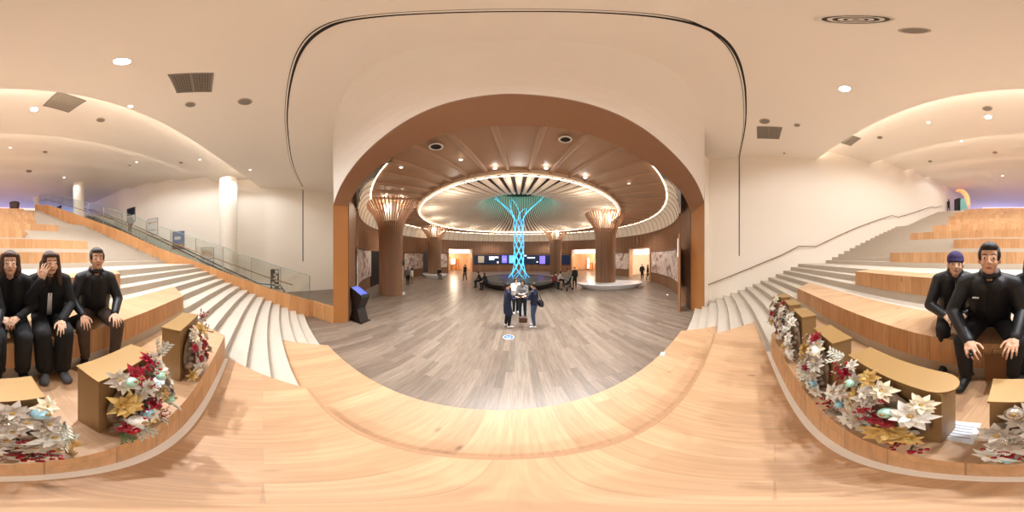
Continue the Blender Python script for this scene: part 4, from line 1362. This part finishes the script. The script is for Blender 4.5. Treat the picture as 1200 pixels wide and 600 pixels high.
planter(1.0, 1.30, .15, 'gold planter with ivory bloom and gold flower, next after the widest planter',
        [('i', -.55, .85, 1.0), ('bw', -.5, .8, 1.6), ('s', .2, .9, .9), ('g', .3, .65, 1.1), ('r', -.1, .42, .95), ('r', .1, .95, .8), ('w', -.85, .62, .9), ('bb', -.75, .22, 1.25), ('w', -.3, .12, 1.1), ('w', .55, .42, 1.0), ('sg', -.2, .06, 1.0), ('g', .7, .7, .9), ('w', -.8, .05, 1.1), ('s', .8, .3, .9), ('w', .3, .2, .9), ('sw', -.9, .45, 1.2)] + fill(rs, 14, ['w', 's', 's', 'bz', 'i', 'g']), 25)
planter(1.58, 1.86, .15, 'gold planter on the right covered in frosted white flowers, middle of the right row',
        [('w', -.5, .85, 1.0), ('w', .3, .9, .95), ('w', -.8, .55, 1.0), ('s', .2, .6, 1.0), ('w', -.2, .35, 1.0), ('g', .4, .2, 1.0), ('g', -.4, .12, 1.0), ('w', .8, .45, .9), ('w', -.9, .2, .9), ('bs', .1, .75, 1.2), ('sw', .9, .8, 1.2)] + fill(rs, 12, ['sw', 'w', 's']), 26)
planter(2.02, 2.26, .15, 'small gold planter with pale flowers, second from the right end of the row',
        [('w', -.5, .85, .9), ('s', .4, .8, .9), ('w', .1, .55, 1.0), ('r', .7, .4, .8), ('w', -.8, .4, .9), ('r', .2, .2, .8), ('w', -.3, .1, .9), ('bs', -.2, .9, 1.1)] + fill(rs, 9, ['w', 's', 'be', 'r']), 27)
planter(2.42, 2.64, .14, 'farthest gold planter at the right end of the row, with ivory and dark red flowers',
        [('i', -.3, .9, .9), ('s', .4, .75, .9), ('r', -.5, .5, .85), ('w', .3, .4, .9), ('r', .4, .15, .8), ('g', -.4, .2, .9), ('i', .8, .9, .8)] + fill(rs, 9, ['i', 's', 'r', 'sb']), 28)

# paper notices taped to the tread
PAPER = mat('paper_white', '#e8e8ea', .5); INK = mat('ink_grey', '#9aa3b5', .6); INKB = mat('ink_blue', '#8fb2c4', .5)
def notice(pxs, label, bits):
    P = [gz(a, b, 1.357) for a, b in pxs]
    c = sum(P, Vector()) / 4
    ux = (P[1] - P[0] + P[2] - P[3]) / 2; uy = (P[3] - P[0] + P[2] - P[1]) / 2
    t = thing('paper_notice', label, 'notice', (c.x, c.y, 1.356), 0, 'paper notices on the tier')
    L = [p - c for p in P]
    MB().prism([(v.x, v.y) for v in L], 0, .0025).build('sheet', PAPER, t)
    for nm, u, v, w, h, mm in bits:
        q = [ux * (u + sx * w / 2) + uy * (v + sy * h / 2) for sx, sy in ((-1, -1), (1, -1), (1, 1), (-1, 1))]
        MB().prism([(a.x, a.y) for a in q], .0025, .0035).build(nm, mm, t)
lines = [('text_line', 0, -.28 + .14 * i, .7 - .12 * (i % 2), .05, INK) for i in range(5)]
notice([(1117, 493), (1150, 496), (1140, 521), (1101, 513)], 'white paper notice taped flat on the tier right of the widest planter', lines)
notice([(1159, 507), (1174, 507), (1176, 523), (1157, 522)], 'half hidden white paper notice beside the centre planter', lines[:3])
notice([(183, 437), (204, 443.5), (190, 459), (170, 451)], 'white paper notice with a round mark between the two left planters', lines[:2] + [('round_mark', .05, .1, .22, .26, INKB)])
# ------------------------------------------------------------------ people
SKIN = mat('skin', '#d9a98a', .55, noise=(6, .05)); SKIN2 = mat('skin_pale', '#e2b799', .55, noise=(6, .05))
HAIRB = mat('hair_black', '#1a1513', .62, noise=(45, .5), bump=.5); HAIRBR = mat('hair_dark_brown', '#4a3226', .62, noise=(45, .5), bump=.5); HAIRG = mat('hair_grey_black', '#3b3633', .62, noise=(45, .5), bump=.5)
BLK = mat('cloth_black', '#131316', .8, noise=(18, .4), bump=.25); BLK2 = mat('cloth_charcoal', '#202126', .85, noise=(14, .3), bump=.2); NAVYC = mat('cloth_navy', '#1d2540', .8, noise=(14, .3)); PUFF = mat('puffer_black', '#17181d', .5, noise=(9, .3), bump=.4)
BRN = mat('trousers_brown', '#4a3b34', .85, noise=(20, .2)); DEN = mat('denim_blue', '#3d4f70', .85, noise=(20, .2)); WHTC = mat('cloth_white', '#d9d6d0', .8, noise=(14, .1)); REDC = mat('cloth_red', '#7e2634', .8, noise=(14, .2)); TANC = mat('cloth_beige', '#9c8a74', .8, noise=(14, .15)); GRYC = mat('cloth_grey', '#6c6a6a', .8, noise=(14, .2))
SHOEG = mat('shoe_grey', '#55565a', .7); SHOEW = mat('shoe_white', '#d8d8d6', .6); SHOEB = mat('shoe_black', '#161616', .5)
EYEW = mat('eye_white', '#e6dfd8', .3); EYED = mat('eye_dark', '#1c1410', .2); LIP = mat('lips', '#a8655a', .5); PURPH = mat('knit_purple', '#3f3360', .9, noise=(40, .3), bump=.4)
BUCK = mat('zip_metal', '#a9a9ad', .3, 1)

def remeshed(mb, name, material, parent, voxel, smooth=4):
    o = mb.build(name, material, parent)
    r = o.modifiers.new('r', 'REMESH'); r.mode = 'VOXEL'; r.voxel_size = voxel; r.adaptivity = 0
    if smooth:
        s = o.modifiers.new('s', 'SMOOTH'); s.factor = .5; s.iterations = smooth
    dg = bpy.context.evaluated_depsgraph_get(); dg.update()
    me = bpy.data.meshes.new_from_object(o.evaluated_get(dg))
    o.modifiers.clear()
    old = o.data; o.data = me; bpy.data.meshes.remove(old)
    me.name = name
    me.polygons.foreach_set('use_smooth', [True] * len(me.polygons))
    if not me.materials: me.materials.append(material)
    return o

def V(*a): return Vector(a)
def hand(m, w, d, n, size=1.0, curl=.5, thumb_side=1):
    """w wrist, d finger direction, n back-of-hand normal; thumb_side +1/-1 along d x n"""
    d = Vector(d).normalized(); n = Vector(n); n = (n - d * n.dot(d)).normalized()
    s = d.cross(n) * thumb_side          # towards the thumb
    k = size
    kn = []
    for i in range(4):
        off = (1.5 - i) * .0205 * k       # index nearest thumb
        p = w + d * (.088 - .006 * abs(i - 1)) * k + s * off
        m.caps(w + d * .01 * k + s * off * .6, p, .0155 * k, .0125 * k, 8)
        kn.append((p, off))
    m.caps(w - d * .02 * k, w + d * .05 * k, .026 * k, .026 * k, 10)
    for i, (p, off) in enumerate(kn):
        L = [.044, .050, .046, .035][i] * k
        fd = (d + s * off * 5.5).normalized()
        a = curl * .55
        for j, (ll, r0, r1) in enumerate(((L, .0092, .0085), (L * .62, .0085, .0078), (L * .5, .0078, .0066))):
            dd = (fd * math.cos(a) - n * math.sin(a)).normalized()
            q = p + dd * ll
            m.caps(p, q, r0 * k, r1 * k, 8)
            p = q; a += curl * .75
    b = w + d * .028 * k + s * .026 * k
    t1 = b + (d * .5 + s * .8 - n * .25).normalized() * .036 * k
    t2 = t1 + (d * .85 + s * .35 - n * .3).normalized() * .03 * k
    t3 = t2 + (d * .95 + s * .1 - n * .35).normalized() * .022 * k
    m.caps(w + d * .012 * k + s * .012 * k, t1, .016 * k, .0115 * k, 8); m.caps(t1, t2, .0112 * k, .0098 * k, 8); m.caps(t2, t3, .0098 * k, .008 * k, 8)

def figure(name, label, loc, rz, J, skin=None, hair=None, hairstyle='short', top=None, legs_mat=None, shoes=None, vox=.005, detail=True, scale=1.0, female=False, extra=None, coat=0, group=None, puff=0.0, flare=0.0, inner=None, inner_span=(0, 5, .06)):
    skin = skin or SKIN
    t = thing(name, label, 'person', loc, rz, group)
    t.scale = (scale,) * 3
    def g(k): return Vector(J[k])
    P, C, N_, H = g('pelvis'), g('chest'), g('neck'), g('head')
    hy, hp = J.get('yaw', 0), J.get('pitch', 0)
    HM = Matrix.Translation(H) @ Matrix.Rotation(hy, 4, 'Z') @ Matrix.Rotation(hp, 4, 'X')
    hr = HM.to_3x3()
    def hpnt(x, y, z): return HM @ Vector((x, y, z))
    def hell(m, c, r, n=16, k=10): m.ell(hpnt(*c), r, n, k, 0, hr.to_4x4())
    # ---- body: one continuous skin surface
    m = MB()
    hell(m, (0, -.012, .03), (.073, .092, .085))
    hell(m, (0, .012, -.03), (.06, .074, .08))
    hell(m, (0, .035, -.075), (.036, .038, .03))
    hell(m, (0, .055, .0), (.05, .03, .04))
    m.caps(hpnt(0, .083, .012), hpnt(0, .1, -.022), .009, .013, 8)
    for s in (-1, 1):
        hell(m, (s * .074, -.008, -.008), (.012, .02, .032), 10, 7)
        hell(m, (s * .014, .09, -.026), (.009, .009, .008), 8, 6)
        hell(m, (s * .035, .055, -.03), (.024, .022, .026), 10, 7)
    m.caps(hpnt(0, -.02, -.06), N_ + V(0, 0, -.02), .05, .058, 14)
    sh = .055 if female else .065
    for s, a in ((-1, 'l'), (1, 'r')):
        S_, E_, Wr = g('sh' + a), g('el' + a), g('wr' + a)
        m.caps(N_ - V(0, 0, .03), S_, .05, .05, 12)
        m.caps(S_, E_, .046, .038, 12); m.caps(E_, Wr, .037, .025, 12)
        hd = J.get('hd' + a, (Wr - E_)); hn = J.get('hn' + a, (0, 0, 1))
        hand(m, Wr, hd, hn, 1.0 if not female else .92, J.get('cu' + a, .5), J.get('th' + a, -s))
        Hp, K_, A_ = g('hip' + a), g('kn' + a), g('an' + a)
        m.caps(Hp, K_, .07, .05, 12); m.caps(K_, A_, .05, .034, 12)
        T_ = g('toe' + a)
        m.caps(A_ - V(0, 0, .03), T_, .034, .026, 10)
        m.caps(P, Hp, .08, .075, 12)
    for s in (-1, 1):
        m.caps(P + V(s * .05, 0, 0), C + V(s * .06, 0, 0), .085, .095, 14)
        m.caps(C + V(s * .06, 0, 0), N_ + V(s * .05, 0, -.06), .09, .05, 14)
    remeshed(m, 'body', skin, t, vox, 3)
    # ---- face
    if detail:
        for s in (-1, 1):
            e = MB(); hell(e, (s * .031, .073, .008), (.0125, .0125, .0062), 12, 8); eo = e.build('eye', EYEW, t, smooth=True)
            e = MB(); hell(e, (s * .031, .083, .008), (.0062, .004, .0058), 10, 7); e.build('iris', EYED, eo, smooth=True)
            MB().tube([hpnt(s * .014, .086, .030), hpnt(s * .031, .088, .035), hpnt(s * .05, .076, .029)], [.0035, .0042, .0025], 6).build('eyebrow', hair, t, smooth=True)
        e = MB(); hell(e, (0, .086, -.058), (.023, .0065, .0075), 12, 7); e.build('lips', LIP, t, smooth=True)
    # ---- hair
    h = MB()
    if hairstyle in ('short', 'bob', 'long'):
        hell(h, (0, -.026, .042), (.083, .092, .088)); hell(h, (0, .03, .083), (.062, .056, .033)); hell(h, (0, -.05, -.015), (.072, .06, .062))
        for s in (-1, 1): hell(h, (s * .064, -.0, .03), (.02, .045, .045))
    if hairstyle == 'bob':
        for s in (-1, 1):
            h.caps(hpnt(s * .062, .02, .07), hpnt(s * .08, .018, -.07), .03, .028, 10); h.caps(hpnt(s * .06, -.05, .0), hpnt(s * .066, -.03, -.1), .04, .03, 10)
        h.caps(hpnt(0, -.075, 0), hpnt(0, -.06, -.1), .055, .045, 12)
    if hairstyle == 'long':
        for s in (-1, 1):
            h.caps(hpnt(s * .058, .03, .075), hpnt(s * .082, .025, -.08), .028, .027, 10); h.caps(hpnt(s * .08, .02, -.08), hpnt(s * .09, .035, -.2), .03, .02, 10); h.caps(hpnt(s * .06, -.05, .0), hpnt(s * .075, -.03, -.16), .042, .03, 10)
        h.caps(hpnt(0, -.075, 0), hpnt(0, -.065, -.18), .055, .05, 12)
    if hairstyle == 'beanie':
        hell(h, (0, -.05, -.02), (.074, .052, .05))
        b = MB(); hell(b, (0, -.016, .052), (.087, .102, .082)); hell(b, (0, -.004, .036), (.088, .1, .03))
        remeshed(b, 'knit_hat', PURPH, t, vox * 1.1, 3)
    if hairstyle == 'tail':
        hell(h, (0, -.026, .042), (.083, .092, .088)); hell(h, (0, .03, .083), (.062, .056, .033)); h.caps(hpnt(0, -.11, .05), hpnt(0, -.13, -.12), .035, .022, 10)
    if len(h.v): remeshed(h, 'hair', hair, t, vox * 1.1, 2)
    # ---- jacket
    j = MB(); pf = puff
    for s, a in ((-1, 'l'), (1, 'r')):
        S_, E_, Wr = g('sh' + a), g('el' + a), g('wr' + a)
        j.caps(N_ + V(s * .035, -.015, -.03), S_ + V(0, 0, .0), .055, .062 + pf * .8, 14)
        j.caps(S_, E_, .06 + pf * .8, .05 + pf * .8, 14); j.caps(E_, E_.lerp(Wr, .95), .05 + pf * .8, .038 + pf * .4, 14)
        j.caps(P + V(s * .075, 0, .02), C + V(s * .07, 0, 0), .115 + pf, .112 + pf, 16)
        j.caps(C + V(s * .07, 0, 0), N_ + V(s * .06, -.005, -.085), .115 + pf, .07 + pf * .5, 16)
        if coat:
            K_ = g('kn' + a); Hp = g('hip' + a)
            j.caps(Hp, Hp.lerp(K_, coat), .12, .125, 14)
    for k in range(10):     # collar ring
        an = 2 * PI * k / 10
        p = N_ + V(.06 * math.sin(an), .062 * math.cos(an) + .004, .012 + .018 * -math.cos(an))
        j.ell(p, (.024 + pf * .3, .024 + pf * .3, .03), 8, 6)
    jo = remeshed(j, 'jacket', top, t, vox * 1.5, 5)
    if detail:
        # zip line down the front
        f = [C.lerp(N_, .62) + V(0, .105 + pf, 0), C + V(0, .122 + pf, 0), C.lerp(P, .5) + V(0, .122 + pf, 0), P + V(0, .125 + pf, .05)]
        MB().tube(f, .005, 6).build('zip', BUCK if top is PUFF else top, jo)
    if inner:
        f0, f1, wd = inner_span
        b = MB()
        pts = [C.lerp(N_, .75) + V(0, .088 + pf, 0), C.lerp(N_, .4) + V(0, .112 + pf, 0), C + V(0, .118 + pf, 0), C.lerp(P, .45) + V(0, .12 + pf, 0), C.lerp(P, .85) + V(0, .118 + pf, 0)][f0:f1]
        b.tube(pts, [wd * (.7 + .3 * i / max(1, len(pts) - 1)) for i in range(len(pts))], 12, True, 0, .35)
        b.build('shirt_front', inner, t, smooth=True)
    # ---- trousers
    q = MB()
    for s, a in ((-1, 'l'), (1, 'r')):
        Hp, K_, A_ = g('hip' + a), g('kn' + a), g('an' + a)
        q.caps(P + V(s * .04, 0, .0), Hp, .108, .1, 14)
        q.caps(Hp, K_, .096, .072 + flare * .4, 14); q.caps(K_, A_ + V(0, 0, .03), .071 + flare * .4, .055 + flare, 14)
    remeshed(q, 'trousers', legs_mat, t, vox * 1.5, 5)
    # ---- shoes
    for s, a in ((-1, 'l'), (1, 'r')):
        A_, T_ = g('an' + a), g('toe' + a)
        b = MB(); fl_ = min(T_.z, .04)
        b.caps(V(A_.x, A_.y - .03, fl_ + .005), V(T_.x, T_.y, fl_), .042, .04, 12)
        b.caps(V(A_.x, A_.y - .015, fl_ + .045), V(T_.x, T_.y, fl_).lerp(V(A_.x, A_.y, fl_ + .03), .45), .043, .038, 12)
        so = remeshed(b, 'shoe', shoes, t, vox * 1.4, 2)
        for v in so.data.vertices:
            if v.co.z < .006: v.co.z = .002
    return t

def seated(lean=.16, headf=.26, hz=1.2, spread=.14, kneez=.52, arms=None, yaw=0, pitch=0, footy=.42, w=.172, footx=None):
    fx = footx if footx is not None else spread * .9
    J = dict(pelvis=(0, 0, .56), chest=(0, lean * .72, .87), neck=(0, lean * 1.2, 1.085), head=(0, headf, hz),
             shl=(-w, lean * .97, .99), shr=(w, lean * .97, .99),
             hipl=(-.095, .02, .545), hipr=(.095, .02, .545), knl=(-spread, .46, kneez), knr=(spread, .46, kneez),
             anl=(-fx, footy, .09), anr=(fx, footy, .09), toel=(-fx - .02, footy + .15, .035), toer=(fx + .02, footy + .15, .035), yaw=yaw, pitch=pitch)
    J.update(arms or {})
    return J
def facing(fx, fy): return math.atan2(-fx, fy)
SEATED_Z = 1.354
# man in black jacket and brown trousers, hands on his knees
figure('person', 'seated man in black quilted jacket and brown trousers, hands resting on his knees', (-1.03, -1.76, SEATED_Z), facing(.36, .93),
       seated(.17, .27, 1.215, .17, .52, dict(ell=(-.26, .2, .74), elr=(.26, .2, .74), wrl=(-.16, .40, .625), wrr=(.16, .40, .625), hdl=(.05, 1, -.35), hdr=(-.05, 1, -.35), hnl=(0, .3, 1), hnr=(0, .3, 1), cul=.55, cur=.55)),
       SKIN, HAIRG, 'short', PUFF, BRN, SHOEB, puff=.012, inner=BLK, inner_span=(0, 5, .075))
# woman with one hand raised to her face
figure('person', 'seated woman with long hair and black jacket, one hand raised to her face', (-.46, -1.80, SEATED_Z), facing(.14, .99),
       seated(.15, .25, 1.17, .10, .53, dict(ell=(-.22, .22, .74), elr=(.22, .25, .80), wrl=(-.08, .42, .64), wrr=(.095, .36, 1.03), hdl=(.15, 1, -.5), hdr=(-.25, .12, 1), hnl=(0, .4, 1), hnr=(.35, .9, .1), cul=.5, cur=.6, thr=-1), yaw=.15, footy=.46, footx=.07),
       SKIN2, HAIRBR, 'long', BLK, BLK, SHOEG, female=True, puff=.006, flare=.03, inner=WHTC, inner_span=(2, 5, .03))
# woman with bob hair, hands in her lap
figure('person', 'seated woman with short bob hair in a plain black sweater, hands together in her lap', (-.03, -1.78, SEATED_Z), facing(.0, 1),
       seated(.14, .26, 1.175, .11, .53, dict(ell=(-.25, .16, .74), elr=(.25, .16, .74), wrl=(-.07, .36, .68), wrr=(.08, .33, .665), hdl=(.75, .6, -.3), hdr=(-.75, .6, -.3), hnl=(0, .4, 1), hnr=(0, .4, 1), cul=.8, cur=.7), footy=.40),
       SKIN2, HAIRBR, 'bob', BLK, BLK2, SHOEB, female=True, flare=.02)
# big man leaning forward, holding a small black remote
mr = figure('person', 'broad seated man with short black hair and dark jacket leaning forward with a black remote', (.41, -1.64, SEATED_Z), facing(-.22, .97),
       seated(.34, .48, 1.2, .2, .52, dict(ell=(-.265, .34, .76), elr=(.3, .36, .76), wrl=(-.17, .58, .62), wrr=(.13, .60, .60), hdl=(.35, 1, -.3), hdr=(-.3, 1, -.15), hnl=(0, .35, 1), hnr=(.3, .3, 1), cul=.7, cur=.95), w=.2),
       SKIN, HAIRB, 'short', PUFF, BLK2, SHOEB, puff=.016, scale=1.02, inner=BLK, inner_span=(0, 5, .06))
# person in purple knit hat behind his shoulder
figure('person', 'seated person in purple knit hat and black zipped jacket, leaning beside the broad man', (.89, -1.74, SEATED_Z), facing(-.5, .87),
       seated(.22, .36, 1.165, .12, .53, dict(ell=(-.26, .26, .72), elr=(.26, .26, .72), wrl=(-.08, .46, .68), wrr=(.1, .44, .67), hdl=(.6, .8, -.2), hdr=(-.6, .8, -.2), hnl=(0, .4, 1), hnr=(0, .4, 1), cul=.7, cur=.7)),
       SKIN2, HAIRB, 'beanie', PUFF, BLK, SHOEB, puff=.014)
# remote in his right hand
mw = Matrix.Translation((.41, -1.64, SEATED_Z)) @ Matrix.Rotation(facing(-.22, .97), 4, 'Z') @ Matrix.Scale(1.02, 4)
a = mw @ Vector((.112, .655, .575)); b = mw @ Vector((.095, .745, .583))
t = thing('remote_control', 'small black remote held in the right hand of the broad man', 'remote', a)
MB().caps((0, 0, 0), b - a, .016, .013, 12).build('case', BLACKP, t, smooth=True)
MB().ell((b - a) * .5 + Vector((0, 0, .015)), (.005, .005, .004), 8, 6).build('button', GREYD, t, smooth=True)
# small pale mark on the broad man's jacket
mk = [o for o in mr.children if o.name.startswith('jacket')][0]
MB().box((0, 0, 0), (.05, .012, .008)).build('chest_mark', WHTC, mk, loc=(.105, .44, .90)).rotation_euler = (-.35, 0, -.1)
t = thing('paper_bag', 'brown paper bag standing between the feet of the broad man', 'bag', (.27, -1.33, SEATED_Z), facing(-.22, .97))
KRAFT = mat('kraft_paper', '#8a6242', .8, noise=(5, .12))
m = MB(); zz = .34
vs = [(-.11, -.06, 0), (.11, -.06, 0), (.11, .06, 0), (-.11, .06, 0), (-.115, -.05, zz), (.115, -.055, zz + .02), (.11, .055, zz), (-.105, .06, zz + .015)]
m.add(vs, [(3, 2, 1, 0), (0, 1, 5, 4), (1, 2, 6, 5), (2, 3, 7, 6), (3, 0, 4, 7)])
m.add([(v[0] * .96, v[1] * .93, v[2] + (.004 if v[2] == 0 else -.002)) for v in vs], [(0, 1, 2, 3), (4, 5, 1, 0), (5, 6, 2, 1), (6, 7, 3, 2), (7, 4, 0, 3)])
m.build('body', KRAFT, t, recalc=False)
for y in (-.052, .056):
    MB().tube([(-.05, y, zz - .02), (-.045, y, zz + .07), (.045, y, zz + .07), (.05, y, zz - .02)], .004, 6).build('handle', KRAFT, t)
# black bag on the seat between the woman and the man
t = thing('shoulder_bag', 'black soft bag lying on the seat beside the man in brown trousers', 'bag', (-.74, -1.62, 1.804), .4)
m = MB(); m.ell((0, 0, .055), (.15, .09, .055), 18, 10); m.ell((.06, 0, .06), (.08, .08, .05), 12, 8)
remeshed(m, 'body', BLK, t, .008, 3)
MB().tube([(-.12, 0, .06), (-.1, .02, .12), (0, .03, .14), (.1, .02, .12), (.12, 0, .06)], .008, 6).build('strap', BLK, t, smooth=True)

# ---- lobby visitors
def standing(step=.0, armsw=.1, h=1.0, arms=None, yaw=0, pitch=0, bend=0):
    J = dict(pelvis=(0, 0, .93), chest=(0, .01 + bend * .4, 1.27), neck=(0, .015 + bend, 1.45), head=(0, .035 + bend * 1.25, 1.59),
             shl=(-.185, .01 + bend * .9, 1.39), shr=(.185, .01 + bend * .9, 1.39), ell=(-.24, -.02 + armsw + bend * .5, 1.12), elr=(.24, -.02 - armsw + bend * .5, 1.12), wrl=(-.24, .08 + armsw * 2 + bend * .5, .88), wrr=(.24, .06 - armsw + bend * .5, .88),
             hdl=(0, .3, -1), hdr=(0, .3, -1), hnl=(-1, 0, 0), hnr=(1, 0, 0), thl=1, thr=-1,
             hipl=(-.09, 0, .88), hipr=(.09, 0, .88), knl=(-.1, .03 - step * .3, .48), knr=(.1, .03 + step, .48), anl=(-.1, -step, .09), anr=(.1, step, .09), toel=(-.12, .14 - step, .035), toer=(.12, .14 + step, .035), yaw=yaw, pitch=pitch)
    J.update(arms or {})
    return J
READ = dict(ell=(-.22, .12, 1.14), elr=(.22, .12, 1.14), wrl=(-.1, .32, 1.16), wrr=(.1, .32, 1.16), hdl=(.3, 1, .1), hdr=(-.3, 1, .1), hnl=(0, 0, 1), hnr=(0, 0, 1))
def visitor(px, py, label, rz, J, hair, style, top, legs, shoes, vox=.013, scale=1.0, female=False, coat=0, at=None, group=None):
    p = at or gz(px, py, 0)
    return figure('person', label, (p[0], p[1], p[2] if at else 0.002), rz, J, SKIN, hair, style, top, legs, shoes, vox, False, scale, female, None, coat, group)
visitor(594.5, 383, 'standing woman in long navy coat, left of the group of four by the tree', R_(-70), standing(.03, .02, arms=READ, pitch=-.25), HAIRB, 'tail', NAVYC, BLK, SHOEW, .011, .97, True, .75)
visitor(604, 367, 'standing woman in white jacket at the back of the group of four', R_(-150), standing(.02, arms=READ, pitch=-.3), HAIRBR, 'long', WHTC, BLK, SHOEW, .012, .97, True)
visitor(612.5, 372, 'standing person in grey top holding papers, middle of the group of four', R_(170), standing(.03, arms=READ, pitch=-.3), HAIRB, 'bob', GRYC, BLK2, SHOEB, .012, .97, True)
visitor(626, 383, 'standing man in navy jacket and blue jeans, right of the group of four', R_(65), standing(.04, arms=READ, pitch=-.25), HAIRB, 'short', NAVYC, DEN, SHOEW, .011, .98)
# papers in their hands, bags
p = gz(612.5, 372, 0)
t = thing('leaflet', 'white leaflet held by the person in grey top', 'leaflet', (p.x - .02, p.y - .4, 1.13))
MB().box((0, 0, .0), (.2, .15, .004)).build('paper', PAPER, t); MB().box((0, 0, .003), (.14, .1, .002)).build('print', INK, t)
p = gz(626, 383, 0)
t = thing('shoulder_bag', 'black shoulder bag hanging at the side of the man in jeans', 'bag', (p.x + .22, p.y - .04, .93), .3)
m = MB(); m.ell((0, 0, .0), (.1, .16, .14), 16, 10); m.caps((0, -.1, -.05), (0, .1, -.05), .07, .07)
remeshed(m, 'body', BLK, t, .012, 3)
MB().tube([(0, -.12, .1), (-.08, -.06, .35), (-.16, .0, .5), (-.1, .06, .35), (0, .12, .1)], .014, 6).build('strap', BLK, t, smooth=True)
p = gz(613, 377.5, 0)
t = thing('tote_bag', 'brown bag standing on the floor in front of the group of four', 'bag', (p.x, p.y, .002))
m = MB(); m.box((0, 0, .1), (.3, .15, .2)); m.ell((0, 0, .19), (.15, .07, .06), 14, 8)
remeshed(m, 'body', mat('bag_brown', '#5a4030', .7), t, .012, 4)
MB().tube([(-.08, 0, .2), (-.05, 0, .3), (.05, 0, .3), (.08, 0, .2)], .009, 6).build('handle', BLK, t, smooth=True)

visitor(545, 328.5, 'person in dark clothes walking left of the basin', R_(160), standing(.14, .1), HAIRB, 'bob', BLK, BLK, SHOEB, .02, .98)
SITA = dict(ell=(-.24, .2, .76), elr=(.24, .2, .76), wrl=(-.1, .4, .66), wrr=(.1, .4, .66), hdl=(.5, .8, -.2), hdr=(-.5, .8, -.2))
def sit_at(x, y, rz, label, hair, style, top, legs, shoes, z=0.002, female=False, group=None):
    return figure('person', label, (x, y, z), rz, seated(.14, .24, 1.19, .13, .53, SITA), SKIN, hair, style, top, legs, shoes, .02, False, 1.0, female, None, 0, group)
def rim_pos(px, r=3.5):
    az = R_((px - X0) * .3)
    # point on the near rim of the basin along this azimuth
    b = 15 * math.cos(az); disc = b * b - 225 + r * r
    d = b - math.sqrt(max(disc, 0))
    return d * math.sin(az), d * math.cos(az)
for vx, vy, label, hair, style, top, legs in ((-3.3, -2.0, 'person in black sitting at the far left end of the basin rim', HAIRB, 'short', BLK, BLK), (-2.55, -2.75, 'person in dark coat with big hair sitting on the left of the basin rim', HAIRB, 'bob', BLK2, BLK),
                                              (2.75, -2.55, 'person in red jacket sitting on the right of the basin rim', HAIRB, 'tail', REDC, BLK2), (3.45, -1.5, 'person in white top sitting on the right end of the basin rim', HAIRB, 'bob', WHTC, BLK)):
    v = Vector((vx, vy)).normalized() * 3.66
    sit_at(v.x, 15 + v.y, facing(v.x, v.y), label, hair, style, top, legs, SHOEB)
sit_at(-8.55, 16.0, facing(.7, -.7), 'person in black sitting on the small white bench at the left', HAIRB, 'short', BLK, BLK, SHOEB)
visitor(478, 334, 'visitor in grey shirt standing in front of the left mural', R_(60), standing(.04), HAIRB, 'short', GRYC, BLK2, SHOEB, .02, .95)
visitor(482.5, 335, 'visitor in white shirt and white trousers beside the left column', R_(-20), standing(.05), HAIRB, 'bob', WHTC, TANC, SHOEW, .02, .93)
visitor(673.5, 337, 'person in dark coat standing behind the stroller', R_(150), standing(.05), HAIRB, 'short', BLK2, BLK, SHOEB, .02, 1.0)
visitor(668.5, 336, 'person in beige jacket bending over the stroller', R_(60), standing(.03, bend=.2), HAIRBR, 'bob', TANC, BLK2, SHOEB, .02, .95)
visitor(752.5, 327.5, 'person in black standing in the right doorway, left of two', R_(150), standing(.05), HAIRB, 'short', BLK, BLK, SHOEB, .022, 1.0)
visitor(759, 328, 'person in black walking in the right doorway, right of two', R_(-120), standing(.12), HAIRB, 'bob', BLK, BLK2, SHOEB, .022, .97)
# stroller
p = gz(665, 340, 0)
t = thing('stroller', 'small black and grey baby stroller standing right of the basin', 'stroller', (p.x, p.y, 0.0), 2.2)
m = MB()
for s in (-1, 1):
    m.tube([(s * .22, -.42, 1.0), (s * .22, .1, .5), (s * .22, .38, .09)], .014, 6); m.tube([(s * .22, -.3, .09), (s * .22, .05, .55)], .014, 6)
m.tube([(-.22, -.42, 1.0), (.22, -.42, 1.0)], .016, 6); m.tube([(-.22, -.3, .09), (.22, -.3, .09)], .012, 6)
m.build('frame', STEEL, t)
m = MB(); m.ell((0, .05, .5), (.2, .26, .1), 16, 9); m.ell((0, -.16, .68), (.2, .08, .22), 16, 9); remeshed(m, 'seat', BLK, t, .02, 3)
MB().add([(.21 * sx, -.2 + .3 * math.sin(a), .72 + .3 * math.cos(a)) for a in [PI * i / 16 for i in range(9)] for sx in (-1, 1)], [(2 * i, 2 * i + 1, 2 * i + 3, 2 * i + 2) for i in range(8)]).build('canopy', GRYC, t)
for s in (-1, 1):
    for y in (-.3, .38):
        w_ = MB(); w_.tube([(s * .24 - .02, y, .09), (s * .24 + .02, y, .09)], .088, 18); w_.build('wheel', RUBBER, t)
# upper floor and escalator
u = gd(1110, 247, 16.6)
visitor(0, 0, 'person in black standing on the upper floor beside the right wall', R_(170), standing(.04), HAIRB, 'short', BLK, BLK, SHOEB, .022, .82, at=(u.x - .15, u.y, 7.202))
yp = -9.2
visitor(0, 0, 'person in grey riding the escalator behind the glass', R_(170), standing(.03), HAIRB, 'short', GRYC, BLK2, SHOEB, .022, 1.0, at=(-8.6, yp + 1 - .9, esc_z(yp + .1) + .135))
